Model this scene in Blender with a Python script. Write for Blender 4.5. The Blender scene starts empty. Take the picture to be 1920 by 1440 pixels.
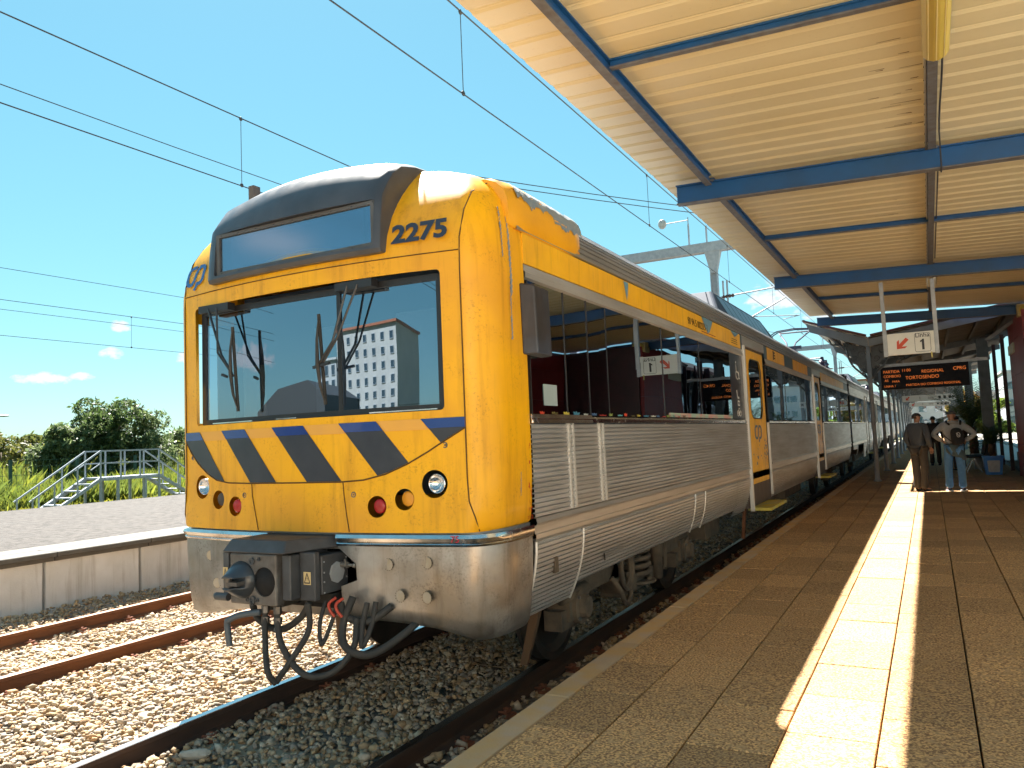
import bpy, bmesh, math, random
import numpy as np
from mathutils import Vector, Matrix, noise
random.seed(7); rng = np.random.default_rng(7)
S = bpy.context.scene; COL = S.collection
PI = math.pi

# ------------------------------------------------------------------ camera
cd = bpy.data.cameras.new('camera'); cam = bpy.data.objects.new('camera', cd); COL.objects.link(cam); S.camera = cam
cd.sensor_width = 36; cd.lens = 36*1454.7/1920; cd.clip_start = .05; cd.clip_end = 3000
_r, _u, _w = Vector((.87999, .47316, -.04173)), Vector((.07117, -.04448, .99647)), Vector((-.46963, .87985, .07281))
CAM = Vector((3.885, 0, 1.87))
cam.matrix_world = Matrix(((_r.x, _u.x, -_w.x, CAM.x), (_r.y, _u.y, -_w.y, CAM.y), (_r.z, _u.z, -_w.z, CAM.z), (0, 0, 0, 1)))

# ------------------------------------------------------------------ light
W = bpy.data.worlds.new("World"); S.world = W; W.use_nodes = True
SUN = Vector((-1.66, 1.68, 3.12)).normalized()
def world():
    nt = W.node_tree; N = nt.nodes; L = nt.links
    bg = N['Background']; bg.inputs[1].default_value = .05
    sk = N.new('ShaderNodeTexSky'); sk.sky_type = 'NISHITA'; sk.sun_disc = False
    sk.sun_elevation = math.asin(SUN.z); sk.sun_rotation = math.atan2(SUN.x, SUN.y)
    sk.air_density = 1.15; sk.dust_density = .25; sk.ozone_density = 1.6; sk.altitude = 300
    hs = N.new('ShaderNodeHueSaturation'); hs.inputs['Hue'].default_value = .478; hs.inputs['Saturation'].default_value = 1.14; hs.inputs['Value'].default_value = .70
    gm = N.new('ShaderNodeGamma'); gm.inputs[1].default_value = .62; L.new(sk.outputs[0], gm.inputs[0]); tn = N.new('ShaderNodeMix'); tn.data_type = 'RGBA'; tn.blend_type = 'MULTIPLY'; tn.inputs[0].default_value = 1; L.new(gm.outputs[0], tn.inputs[6]); tn.inputs[7].default_value = (.68, .93, 1.02, 1); L.new(tn.outputs[2], hs.inputs['Color'])
    geo = N.new('ShaderNodeTexCoord'); nrm = N.new('ShaderNodeVectorMath'); nrm.operation = 'NORMALIZE'
    L.new(geo.outputs['Generated'], nrm.inputs[0])
    # fair-weather clouds: elongated puffs, direction (x, y, z), half sizes along the horizon and upwards
    puffs = [((-.856, .510, .0895), .034, .0085), ((-.838, .538, .0925), .016, .006), ((-.818, .563, .119), .017, .0075), ((-.8095, .5677, .1495), .014, .008),
             ((-.772, .625, .115), .014, .008), ((-.1496, .9755, .163), .050, .022), ((-.10, .985, .14), .04, .012), ((-.70, -.70, .26), .06, .02), ((-.78, -.6, .12), .08, .02),
             ((.5, .85, .14), .12, .03), ((.8, -.5, .2), .1, .03), ((.2, -.97, .18), .1, .03), ((.95, .2, .16), .09, .03), ((-.98, -.1, .2), .06, .02)]
    nz = N.new('ShaderNodeTexNoise'); nz.inputs['Scale'].default_value = 48; nz.inputs['Detail'].default_value = 8; nz.inputs['Roughness'].default_value = .62
    mp = N.new('ShaderNodeMapping'); mp.inputs['Scale'].default_value = (1, 1, 1.9); L.new(nrm.outputs[0], mp.inputs[0]); L.new(mp.outputs[0], nz.inputs['Vector'])
    def M(op, a, b=None, c=None, clamp=False):
        m = N.new('ShaderNodeMath'); m.operation = op; m.use_clamp = clamp
        for i, v in enumerate((a, b, c)):
            if v is None: continue
            if isinstance(v, (int, float)): m.inputs[i].default_value = v
            else: L.new(v, m.inputs[i])
        return m.outputs[0]
    tot = None
    for d, a, b in puffs:
        d = Vector(d).normalized(); t = Vector((-d.y, d.x, 0)).normalized(); u = d.cross(t)
        def dot(v):
            m = N.new('ShaderNodeVectorMath'); m.operation = 'DOT_PRODUCT'; L.new(nrm.outputs[0], m.inputs[0]); m.inputs[1].default_value = v; return m.outputs['Value']
        e1 = M('POWER', M('ABSOLUTE', M('DIVIDE', dot(t), a)), 2.0); e2 = M('POWER', M('ABSOLUTE', M('DIVIDE', dot(u if u.z > 0 else -u), b)), 2.0)
        v = M('SUBTRACT', 1.0, M('ADD', e1, e2), clamp=True)
        v = M('MULTIPLY', v, M('GREATER_THAN', dot(d), .3))
        tot = v if tot is None else M('MAXIMUM', tot, v)
    fac = M('SUBTRACT', M('ADD', M('MULTIPLY', tot, 1.0), M('MULTIPLY', nz.outputs['Fac'], 3.0)), 1.75)
    fac = M('MULTIPLY', fac, M('GREATER_THAN', tot, .001)); fac = M('MULTIPLY', fac, 1.9, clamp=True); fac = M('MULTIPLY', fac, .88)
    mx = N.new('ShaderNodeMix'); mx.data_type = 'RGBA'; L.new(fac, mx.inputs[0]); L.new(hs.outputs[0], mx.inputs[6]); mx.inputs[7].default_value = (2.5, 2.5, 2.55, 1)
    L.new(mx.outputs[2], bg.inputs[0])
world()
sl = bpy.data.lights.new('sun', 'SUN'); sl.energy = 3.3; sl.angle = math.radians(.53); sl.color = (1, .95, .87)
so = bpy.data.objects.new('sun', sl); COL.objects.link(so); so.rotation_euler = SUN.to_track_quat('Z', 'Y').to_euler(); so.location = (0, 0, 30)
S.view_settings.view_transform = 'Standard'; S.view_settings.look = 'None'; S.view_settings.exposure = 3.1; S.view_settings.gamma = 1; S.view_settings.use_curve_mapping = False
S.render.engine = 'CYCLES'
S.cycles.max_bounces = 8; S.cycles.diffuse_bounces = 5; S.cycles.glossy_bounces = 4; S.cycles.transmission_bounces = 6; S.cycles.transparent_max_bounces = 12
S.cycles.caustics_reflective = False; S.cycles.caustics_refractive = False; S.cycles.sample_clamp_indirect = 6

# ------------------------------------------------------------------ materials
MATS = {}
def mat(name, c1, c2=None, scale=6, rough=.6, metal=0., bump=0., bscale=40, spec=.5, speck=0., speckc=(.02, .015, .01), aniso=(1, 1, 1), coat=0., emis=None, detail=5, c3=None, contrast=(.35, .68), attr=None, rvar=0., space='Object', island=0., bdist=.01, streak=0.):
    if name in MATS: return MATS[name]
    m = bpy.data.materials.new(name); m.use_nodes = True; nt = m.node_tree; N = nt.nodes; L = nt.links; b = N['Principled BSDF']
    b.inputs['Base Color'].default_value = (*c1, 1); b.inputs['Roughness'].default_value = rough; b.inputs['Metallic'].default_value = metal
    b.inputs['Specular IOR Level'].default_value = spec; b.inputs['Coat Weight'].default_value = coat; b.inputs['Coat Roughness'].default_value = .08
    if emis: b.inputs['Emission Color'].default_value = (*emis[:3], 1); b.inputs['Emission Strength'].default_value = emis[3]
    tc = N.new('ShaderNodeTexCoord'); mp = N.new('ShaderNodeMapping'); mp.inputs['Scale'].default_value = aniso; L.new(tc.outputs[space], mp.inputs[0]); vec = mp.outputs[0]
    col = None
    def mixc(f, a, bb):
        x = N.new('ShaderNodeMix'); x.data_type = 'RGBA'
        if isinstance(f, float): x.inputs[0].default_value = f
        else: L.new(f, x.inputs[0])
        for i, v in ((6, a), (7, bb)):
            if isinstance(v, tuple): x.inputs[i].default_value = (*v[:3], 1)
            else: L.new(v, x.inputs[i])
        return x.outputs[2]
    def noisen(sc, det=5, ro=.55, seed=0):
        n = N.new('ShaderNodeTexNoise'); n.inputs['Scale'].default_value = sc; n.inputs['Detail'].default_value = det; n.inputs['Roughness'].default_value = ro
        if seed:
            o = N.new('ShaderNodeVectorMath'); o.operation = 'ADD'; o.inputs[1].default_value = (seed, seed*1.7, seed*.6); L.new(vec, o.inputs[0]); L.new(o.outputs[0], n.inputs['Vector'])
        else: L.new(vec, n.inputs['Vector'])
        return n.outputs['Fac']
    def ramp(v, a, bb):
        r = N.new('ShaderNodeMapRange'); r.inputs[1].default_value = a; r.inputs[2].default_value = bb; L.new(v, r.inputs[0]); return r.outputs[0]
    if c2 is not None:
        nz = noisen(scale, detail); col = mixc(ramp(nz, *contrast), c1, c2)
    if c3 is not None:
        col = mixc(ramp(noisen(scale*.31, 4, seed=9), .5, .72), col if col is not None else c1, c3)
    if attr:
        a = N.new('ShaderNodeAttribute'); a.attribute_name = attr; x = N.new('ShaderNodeMix'); x.data_type = 'RGBA'; x.blend_type = 'MULTIPLY'; x.inputs[0].default_value = 1
        if col is None: x.inputs[6].default_value = (*c1, 1)
        else: L.new(col, x.inputs[6])
        L.new(a.outputs['Color'], x.inputs[7]); col = x.outputs[2]
    if island:
        oi = N.new('ShaderNodeObjectInfo'); mr = N.new('ShaderNodeMapRange'); mr.inputs[3].default_value = 1-island; mr.inputs[4].default_value = 1+island*.6; L.new(oi.outputs['Random'], mr.inputs[0])
        x = N.new('ShaderNodeVectorMath'); x.operation = 'SCALE'
        if col is None: x.inputs[0].default_value = c1
        else: L.new(col, x.inputs[0])
        L.new(mr.outputs[0], x.inputs['Scale']); col = x.outputs[0]
    if speck:
        f = ramp(noisen(scale*9+30, 3, .7, seed=3), .72-speck*.12, .78); g = ramp(noisen(scale*.9+2, 3, seed=5), .45, .65)
        mm = N.new('ShaderNodeMath'); mm.operation = 'MULTIPLY'; L.new(f, mm.inputs[0]); L.new(g, mm.inputs[1]); m2 = N.new('ShaderNodeMath'); m2.operation = 'MULTIPLY'; L.new(mm.outputs[0], m2.inputs[0]); m2.inputs[1].default_value = .75
        col = mixc(m2.outputs[0], col if col is not None else c1, speckc)
    if streak:
        m2 = N.new('ShaderNodeMapping'); m2.inputs['Scale'].default_value = (11, 11, .9); L.new(tc.outputs[space], m2.inputs[0]); n2 = N.new('ShaderNodeTexNoise'); n2.inputs['Scale'].default_value = 1.; n2.inputs['Detail'].default_value = 5; n2.inputs['Roughness'].default_value = .65; L.new(m2.outputs[0], n2.inputs['Vector'])
        g2 = N.new('ShaderNodeMath'); g2.operation = 'MULTIPLY'; L.new(ramp(n2.outputs['Fac'], .50, .78), g2.inputs[0]); g2.inputs[1].default_value = streak
        x = N.new('ShaderNodeMix'); x.data_type = 'RGBA'; x.blend_type = 'MULTIPLY'; L.new(g2.outputs[0], x.inputs[0])
        if col is None: x.inputs[6].default_value = (*c1, 1)
        else: L.new(col, x.inputs[6])
        x.inputs[7].default_value = (.42, .36, .30, 1); col = x.outputs[2]
    if col is not None: L.new(col, b.inputs['Base Color'])
    if rvar:
        r = N.new('ShaderNodeMapRange'); r.inputs[1].default_value = .3; r.inputs[2].default_value = .7; r.inputs[3].default_value = max(0, rough-rvar); r.inputs[4].default_value = min(1, rough+rvar)
        L.new(noisen(scale*1.7, 5, seed=2), r.inputs[0]); L.new(r.outputs[0], b.inputs['Roughness'])
    if bump:
        bp = N.new('ShaderNodeBump'); bp.inputs['Strength'].default_value = bump; bp.inputs['Distance'].default_value = bdist
        L.new(noisen(bscale, 4, .6, seed=1), bp.inputs['Height']); L.new(bp.outputs[0], b.inputs['Normal'])
    MATS[name] = m; return m

YEL = mat('yellow_paint', (.84, .425, .004), (.76, .37, .008), scale=2.6, rough=.42, spec=.35, speck=1.5, speckc=(.18, .075, .01), coat=.08, streak=.55, c3=(.66, .30, .02), rvar=.07, bump=.04, bscale=9)
YEL2 = mat('yellow_band_paint', (.86, .46, .012), (.74, .38, .018), scale=3, streak=.7, rough=.42, speck=.6, speckc=(.1, .05, .01), rvar=.08)
STEEL = mat('fluted_steel', (.53, .525, .52), (.40, .38, .36), scale=3.2, rough=.45, metal=.62, aniso=(1, .25, 3), rvar=.08, bump=.08, bscale=60)
STEELR = mat('roof_steel', (.44, .46, .49), (.31, .31, .32), scale=2.5, rough=.42, metal=.8, aniso=(1, .15, 1), rvar=.06)
BUMP = mat('brushed_bumper_steel', (.44, .435, .43), (.29, .275, .255), scale=3.4, rough=.42, metal=.85, rvar=.14, bump=.16, bscale=4, bdist=.01, speck=2., speckc=(.07, .06, .05), c3=(.27, .22, .16), streak=.6)
TRIM = mat('polished_trim', (.74, .72, .70), (.55, .52, .49), scale=6, rough=.22, metal=1, rvar=.08)
PALEAL = mat('pale_aluminium', (.66, .65, .62), rough=.4, metal=.5)
GREYP = mat('dark_grey_hood_paint', (.036, .040, .050), (.055, .060, .072), scale=4, rough=.42, coat=.15, speck=.5, speckc=(.2, .2, .2), rvar=.1)
COUP = mat('coupler_grey', (.060, .064, .070), (.042, .042, .045), scale=9, rough=.55, speck=.5, speckc=(.12, .10, .08))
COUPF = mat('worn_coupler_face', (.17, .16, .15), (.085, .072, .062), scale=8, rough=.45, metal=.45, rvar=.15)
RUB = mat('black_rubber', (.022, .021, .020), (.045, .04, .034), scale=7, rough=.75)
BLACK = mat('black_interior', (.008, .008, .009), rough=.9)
DUSTY = mat('dusty_running_gear', (.13, .095, .062), (.065, .05, .036), scale=7, rough=.9, bump=.4, bscale=30)
FRAME = mat('black_window_frame', (.018, .018, .020), rough=.4)
NAVY = mat('dark_stripe_film', (.020, .024, .036), (.032, .036, .048), scale=6, rough=.38, speck=.4, speckc=(.1, .1, .1))
SHEENB = mat('painted_blue_sheen', (.006, .035, .20), rough=.25, coat=.4)
YELDULL = mat('dull_yellow_film', (.72, .36, .05), (.66, .33, .06), scale=4, rough=.5)
NUM = mat('numeral_film', (.025, .035, .06), rough=.4)
LOGO = mat('logo_blue_grey', (.07, .14, .24), (.12, .17, .24), scale=14, rough=.5)
BLUEB = mat('blue_beam_paint', (.006, .085, .27), (.010, .070, .20), scale=3, rough=.45, speck=.5, speckc=(.08, .07, .06), c3=(.012, .065, .16))
BLUEF = mat('weathered_beam_underside', (.14, .15, .17), (.10, .09, .09), scale=12, rough=.7)
ROOFY = mat('cream_roof_sheet', (.74, .665, .44), (.69, .615, .40), scale=1.2, rough=.5, speck=.7, speckc=(.22, .14, .07), aniso=(.35, 1.8, 1), c3=(.67, .57, .33), island=.05)
TILE = mat('exposed_aggregate', (.70, .42, .17), (.22, .115, .052), scale=75, detail=2, rough=.88, bump=.7, bscale=90, c3=(.46, .29, .14), contrast=(.40, .58), speck=.0, streak=0, island=.22, bdist=.012)
TILEB = mat('joint_mortar', (.05, .036, .026), (.03, .022, .016), scale=20, rough=.95)
COPE = mat('worn_coping_paint', (.54, .33, .13), (.46, .34, .23), scale=5, rough=.8, speck=.6, speckc=(.09, .07, .05), c3=(.50, .40, .29), bump=.3, bscale=60, island=.12)
CONC = mat('pale_concrete', (.62, .62, .62), (.50, .50, .49), scale=2.2, rough=.9, speck=.5, speckc=(.16, .14, .12), bump=.2, bscale=50, c3=(.56, .54, .50), streak=.6, island=.08)
CONCD = mat('concrete_groove', (.15, .135, .12), (.10, .09, .08), scale=5, rough=.95)
COPE2 = mat('bleached_coping', (.11, .102, .09), (.085, .078, .067), scale=5, rough=.85, speck=.5, speckc=(.3, .27, .22), island=.08)
PEB = mat('pebble_paving', (.064, .054, .047), (.020, .015, .012), scale=7, detail=12, rough=.92, bump=1., bscale=45, c3=(.046, .040, .036), contrast=(.36, .60), bdist=.02)
RUST = mat('rusty_rail', (.17, .062, .022), (.095, .036, .016), scale=6, rough=.85, bump=.3, bscale=50, aniso=(1, .3, 1), c3=(.22, .085, .03))
RUSTD = mat('brown_rail', (.075, .040, .026), (.045, .028, .022), scale=7, rough=.85, aniso=(1, .3, 1))
RHEAD = mat('polished_rail_head', (.62, .63, .66), (.5, .5, .52), scale=3, rough=.24, metal=1, aniso=(1, .1, 1))
CLIP = mat('rusty_fastening', (.24, .085, .045), (.14, .06, .035), scale=30, rough=.9)
SLEEP = mat('sleeper_concrete', (.38, .30, .20), (.30, .24, .17), scale=10, rough=.95)
STONE = mat('ballast_stone', (.50, .43, .34), (.33, .27, .205), scale=22, rough=.92, attr='tint', bump=.5, bscale=90)
BEDM = mat('ballast_bed', (.24, .20, .16), (.10, .085, .07), scale=30, rough=.95, bump=1, bscale=40)
RED = mat('maroon_cladding', (.29, .032, .036), (.25, .028, .032), scale=2, rough=.38, spec=.3, coat=.05, island=.1)
MAROON = mat('maroon_steel', (.06, .012, .016), (.04, .01, .012), scale=5, rough=.4)
GREYM = mat('grey_post_paint', (.27, .29, .31), (.21, .225, .24), scale=6, rough=.5, speck=.5, speckc=(.12, .09, .07))
GREYD = mat('dark_grey_iron', (.11, .122, .125), (.085, .09, .092), scale=8, rough=.55)
GALV = mat('galvanised_steel', (.42, .44, .46), (.34, .355, .37), scale=9, rough=.5, metal=.35)
GALVW = mat('white_galvanised', (.34, .37, .42), (.26, .29, .33), scale=9, rough=.55, metal=.1)
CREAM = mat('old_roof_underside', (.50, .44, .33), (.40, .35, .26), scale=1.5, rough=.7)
CREAMD = mat('dark_soffit', (.16, .14, .11), (.10, .09, .075), scale=3, rough=.8)  # darker tone of the old roof underside
WHITE = mat('sign_white', (.78, .77, .71), (.70, .69, .62), scale=5, rough=.35)
ORED = mat('arrow_red', (.62, .06, .015), rough=.4)
INK = mat('sign_ink', (.03, .03, .035), rough=.5)
GREENS = mat('exit_green', (.02, .16, .07), rough=.4)
PALEG = mat('exit_pale', (.62, .66, .52), rough=.4)
SCREEN = mat('display_face', (.010, .010, .014), rough=.5, spec=.12)
LED = mat('amber_led', (.5, .12, .03), emis=(1., .24, .04, .08), rough=.5)
LAMP = mat('yellowed_diffuser', (.60, .46, .10), (.50, .38, .08), scale=4, rough=.35, aniso=(3, .3, 1), coat=.2)
WIRE = mat('dark_wire', (.035, .035, .04), rough=.6)
INSUL = mat('brown_insulator', (.06, .03, .025), rough=.3)
GREENF = mat('green_fence_paint', (.012, .055, .04), rough=.5)
TRUNK = mat('bark', (.11, .075, .05), (.06, .045, .03), scale=12, rough=.95)
PALMT = mat('palm_fibre', (.14, .085, .05), (.07, .045, .03), scale=30, rough=.95, bump=.8)
BLUEPOT = mat('blue_planter_paint', (.03, .20, .62), (.04, .22, .56), scale=6, rough=.5)
GREYPOT = mat('pale_planter_paint', (.42, .44, .46), (.33, .34, .36), scale=6, rough=.6)
SOIL = mat('soil', (.045, .03, .02), rough=1)
SKIN = mat('skin', (.42, .22, .14), (.38, .19, .12), scale=12, rough=.5)
SUIT = mat('charcoal_wool', (.06, .07, .085), (.075, .082, .095), scale=40, rough=.85)
TROU = mat('grey_wool_trousers', (.058, .05, .043), (.047, .041, .036), scale=30, rough=.85)
HOOD = mat('grey_marl_sweatshirt', (.30, .31, .32), (.25, .26, .27), scale=30, rough=.9, bump=.3, bscale=14)
TEAL = mat('slate_cloth', (.07, .105, .12), (.055, .085, .10), scale=15, rough=.9)
JEANS = mat('light_blue_denim', (.10, .245, .47), (.075, .19, .39), scale=18, rough=.9, bump=.3, bscale=14)
CAP = mat('grey_tweed', (.10, .10, .095), (.07, .07, .068), scale=60, rough=.95)
HAIR = mat('dark_brown_hair', (.03, .02, .014), (.02, .014, .01), scale=60, rough=.6)
DARKC = mat('black_cloth', (.015, .015, .018), rough=.85)
MASKM = mat('light_blue_mask', (.16, .46, .66), rough=.7)
SHOE = mat('navy_shoe', (.012, .015, .03), rough=.45)
SOLE = mat('white_sole', (.6, .6, .58), rough=.6)
ACBLUE = mat('dark_roof_unit', (.020, .030, .05), (.03, .04, .06), scale=4, rough=.75, spec=.15)
STEP = mat('step_yellow', (.62, .47, .03), (.38, .40, .16), scale=5, rough=.6, speck=.8, speckc=(.2, .22, .15))
SUNNYW = mat('white_render', (.40, .40, .40), (.33, .33, .33), scale=.4, rough=.85)
GREYW = mat('grey_render', (.34, .36, .38), rough=.85)
TILERED = mat('roof_terracotta', (.32, .11, .06), (.24, .09, .05), scale=4, rough=.9)
GROUND = mat('dry_grass_ground', (.075, .085, .025), (.12, .10, .055), scale=.9, rough=1, c3=(.05, .07, .015))
GRASSM = mat('grass_blades', (.20, .215, .06), (.155, .175, .05), scale=.8, rough=.8, attr='tint')
LEAFD = mat('olive_leaves', (.12, .145, .07), (.08, .105, .045), scale=1.1, rough=.55, attr='tint')
PALML = mat('palm_leaf', (.055, .095, .018), (.035, .06, .012), scale=3, rough=.5)
REDL = mat('red_lamp_lens', (.42, .022, .02), (.30, .02, .02), scale=20, rough=.25)
ORL = mat('amber_lamp_lens', (.72, .30, .02), rough=.3)
CHROME = mat('headlamp_reflector', (.75, .75, .75), rough=.08, metal=1)
SKYPALE = mat('sky_white_panel', (.62, .68, .66), rough=.6)
CABBLUE = mat('cab_panel_blue', (.10, .16, .26), rough=.6)
BROWNP = mat('brown_panel', (.08, .045, .035), rough=.6)

for m_ in (LEAFD, GRASSM, PALML):
    nt = m_.node_tree; N = nt.nodes; L = nt.links; p = N['Principled BSDF']; src = p.inputs['Base Color'].links[0].from_socket
    tr = N.new('ShaderNodeBsdfTranslucent'); L.new(src, tr.inputs['Color']); mx = N.new('ShaderNodeMixShader'); mx.inputs[0].default_value = .45
    L.new(p.outputs[0], mx.inputs[1]); L.new(tr.outputs[0], mx.inputs[2]); L.new(mx.outputs[0], N['Material Output'].inputs['Surface'])
def glassmat(name, tint, refl, rough=.0, trans=True):
    m = bpy.data.materials.new(name); m.use_nodes = True; nt = m.node_tree; N = nt.nodes; L = nt.links; N.remove(N['Principled BSDF'])
    gl = N.new('ShaderNodeBsdfGlossy'); gl.inputs['Roughness'].default_value = rough; gl.inputs['Color'].default_value = (.72, .86, 1, 1)
    lw0 = N.new('ShaderNodeLayerWeight'); lw0.inputs['Blend'].default_value = .5; lw = N.new('ShaderNodeMath'); lw.operation = 'POWER'; lw.inputs[1].default_value = 4.0; L.new(lw0.outputs['Facing'], lw.inputs[0])
    mr = N.new('ShaderNodeMapRange'); mr.inputs[3].default_value = refl; mr.inputs[4].default_value = 1.0; L.new(lw.outputs[0], mr.inputs[0])
    if trans: tr = N.new('ShaderNodeBsdfTransparent'); tr.inputs['Color'].default_value = (*tint, 1)
    else: tr = N.new('ShaderNodeBsdfDiffuse'); tr.inputs['Color'].default_value = (*tint, 1)
    tc = N.new('ShaderNodeTexCoord'); nz = N.new('ShaderNodeTexNoise'); nz.inputs['Scale'].default_value = 1.1; nz.inputs['Detail'].default_value = 1; bp = N.new('ShaderNodeBump'); bp.inputs['Strength'].default_value = .12; bp.inputs['Distance'].default_value = .02
    L.new(tc.outputs['Object'], nz.inputs['Vector']); L.new(nz.outputs['Fac'], bp.inputs['Height']); L.new(bp.outputs[0], gl.inputs['Normal'])
    mx = N.new('ShaderNodeMixShader'); L.new(mr.outputs[0], mx.inputs[0]); L.new(tr.outputs[0], mx.inputs[1]); L.new(gl.outputs[0], mx.inputs[2]); L.new(mx.outputs[0], N['Material Output'].inputs['Surface'])
    return m
WSG = glassmat('windscreen_glass', (.26, .32, .38), .34)
SIDEG = glassmat('side_glass', (.06, .07, .07), .42)
BLINDG = glassmat('blind_glass', (.50, .58, .68), .30, .10)
BLDG = glassmat('shop_glass', (.03, .02, .02), .12, .02, trans=False)
HOUSEG = glassmat('far_window_glass', (.03, .04, .05), .15, .02, trans=False)

# ------------------------------------------------------------------ mesh helpers
class MB:
    def __init__(s): s.v = []; s.f = []; s.m = []; s.mi = 0; s.sm = False; s.smf = []
    def _add(s, vs, fs):
        o = len(s.v); s.v += [tuple(v) for v in vs]; s.f += [tuple(i+o for i in f) for f in fs]; s.m += [s.mi]*len(fs); s.smf += [s.sm]*len(fs); return s
    def box(s, x0, x1, y0, y1, z0, z1):
        return s._add([(x, y, z) for z in (z0, z1) for y in (y0, y1) for x in (x0, x1)], [(0, 2, 3, 1), (4, 5, 7, 6), (0, 1, 5, 4), (2, 6, 7, 3), (0, 4, 6, 2), (1, 3, 7, 5)])
    def hexa(s, p): return s._add(p, [(0, 3, 2, 1), (4, 5, 6, 7), (0, 1, 5, 4), (1, 2, 6, 5), (2, 3, 7, 6), (3, 0, 4, 7)])
    def bar(s, a, b, w, h, up=(0, 0, 1)):
        a = Vector(a); b = Vector(b); d = (b-a).normalized(); up = Vector(up)
        if abs(d.dot(up)) > .98: up = Vector((1, 0, 0))
        r = d.cross(up).normalized(); u = r.cross(d)
        p = [a-r*w/2-u*h/2, a+r*w/2-u*h/2, a+r*w/2+u*h/2, a-r*w/2+u*h/2]
        return s.hexa(p+[q+(b-a) for q in p])
    def tube(s, pts, r, n=8, caps=True):
        pts = [Vector(p) for p in pts]; R = r if hasattr(r, '__len__') else [r]*len(pts); rings = []; ref = None
        for i, p in enumerate(pts):
            d = (pts[min(i+1, len(pts)-1)]-pts[max(i-1, 0)]).normalized()
            if ref is None: ref = d.orthogonal().normalized()
            ref = (ref-d*ref.dot(d)).normalized(); q = d.cross(ref)
            rings.append([p+(ref*math.cos(2*PI*k/n)+q*math.sin(2*PI*k/n))*R[i] for k in range(n)])
        return s.loft(rings, caps)
    def loft(s, rings, caps=True, close=True):
        n = len(rings[0]); vs = [v for r in rings for v in r]; fs = []
        for i in range(len(rings)-1):
            for k in range(n if close else n-1): fs.append((i*n+k, i*n+(k+1) % n, (i+1)*n+(k+1) % n, (i+1)*n+k))
        if caps and close: fs.append(tuple(reversed(range(n)))); fs.append(tuple(range((len(rings)-1)*n, len(rings)*n)))
        return s._add(vs, fs)
    def prism(s, poly, fn, d0, d1):
        a = [fn(p[0], p[1], d0) for p in poly]; b = [fn(p[0], p[1], d1) for p in poly]; n = len(poly)
        return s._add(a+b, [tuple(reversed(range(n))), tuple(range(n, 2*n))]+[(i, (i+1) % n, n+(i+1) % n, n+i) for i in range(n)])
    def lathe(s, c, axis, prof, n=20):
        c = Vector(c); axis = Vector(axis).normalized(); e = axis.orthogonal().normalized(); g = axis.cross(e)
        return s.loft([[c+axis*h+(e*math.cos(2*PI*k/n)+g*math.sin(2*PI*k/n))*max(r, 1e-4) for k in range(n)] for h, r in prof])
    def ball(s, c, r, n=12, m=8):
        rx, ry, rz = r if hasattr(r, '__len__') else (r, r, r)
        return s.loft([[(c[0]+rx*math.sin(t)*math.cos(2*PI*k/n), c[1]+ry*math.sin(t)*math.sin(2*PI*k/n), c[2]-rz*math.cos(t)) for k in range(n)] for t in [max(.02, min(PI-.02, PI*i/m)) for i in range(m+1)]])
    def build(s, name, mats, parent=None, smooth=None, fix=True):
        root = parent
        off = Vector((0, 0, 0))
        while root is not None: off = off+Vector(root.location); root = root.parent
        me = bpy.data.meshes.new(name)
        me.from_pydata([(v[0]-off.x, v[1]-off.y, v[2]-off.z) for v in s.v], [], s.f)
        for m in (mats if isinstance(mats, (list, tuple)) else [mats]): me.materials.append(m)
        if any(s.m): me.polygons.foreach_set('material_index', s.m)
        if smooth: me.polygons.foreach_set('use_smooth', [True]*len(s.f))
        elif any(s.smf): me.polygons.foreach_set('use_smooth', s.smf)
        if fix:
            b = bmesh.new(); b.from_mesh(me); bmesh.ops.recalc_face_normals(b, faces=b.faces); b.to_mesh(me); b.free()
        if smooth == 'auto':
            try: me.set_sharp_from_angle(angle=math.radians(38))
            except Exception: pass
        o = bpy.data.objects.new(name, me); COL.objects.link(o); o.parent = parent; return o
def tag(o, label=None, cat=None, group=None, kind=None):
    if label: o['label'] = label
    if cat: o['category'] = cat
    if group: o['group'] = group
    if kind: o['kind'] = kind
    return o
def empty(name, loc, label=None, cat=None, group=None, kind=None):
    o = bpy.data.objects.new(name, None); COL.objects.link(o); o.location = loc; o.empty_display_size = .2; return tag(o, label, cat, group, kind)
def copy_tree(o, parent=None):
    c = o.copy(); COL.objects.link(c); c.parent = parent
    for ch in list(o.children): copy_tree(ch, c)
    return c
def inst(o, loc, parent, name=None):
    c = o.copy(); COL.objects.link(c); c.location = loc; c.parent = parent; return c
def boolean(o, cutter, op='DIFFERENCE'):
    m = o.modifiers.new('b', 'BOOLEAN'); m.operation = op; m.object = cutter; m.solver = 'EXACT'
    bake(o); bpy.data.objects.remove(cutter)
def bake(o):
    dg = bpy.context.evaluated_depsgraph_get(); dg.update(); me = bpy.data.meshes.new_from_object(o.evaluated_get(dg)); old = o.data; o.modifiers.clear(); o.data = me
    if old.users == 0: bpy.data.meshes.remove(old)
def text(name, body, size, M4, mt, parent, bold=0., ext=.001, align='LEFT', sx=1.):
    c = bpy.data.curves.new(name, 'FONT'); c.body = body; c.size = size; c.offset = bold; c.extrude = ext; c.align_x = align; c.resolution_u = 3
    t = bpy.data.objects.new('t', c); COL.objects.link(t); dg = bpy.context.evaluated_depsgraph_get(); dg.update()
    me = bpy.data.meshes.new_from_object(t.evaluated_get(dg)); bpy.data.objects.remove(t)
    off = Vector((0, 0, 0)); r = parent
    while r is not None: off = off+Vector(r.location); r = r.parent
    me.transform(Matrix.Translation(-off) @ M4 @ Matrix.Diagonal((sx, 1, 1, 1)))
    me.materials.clear(); me.materials.append(mt); o = bpy.data.objects.new(name, me); COL.objects.link(o); o.parent = parent; return o
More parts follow.
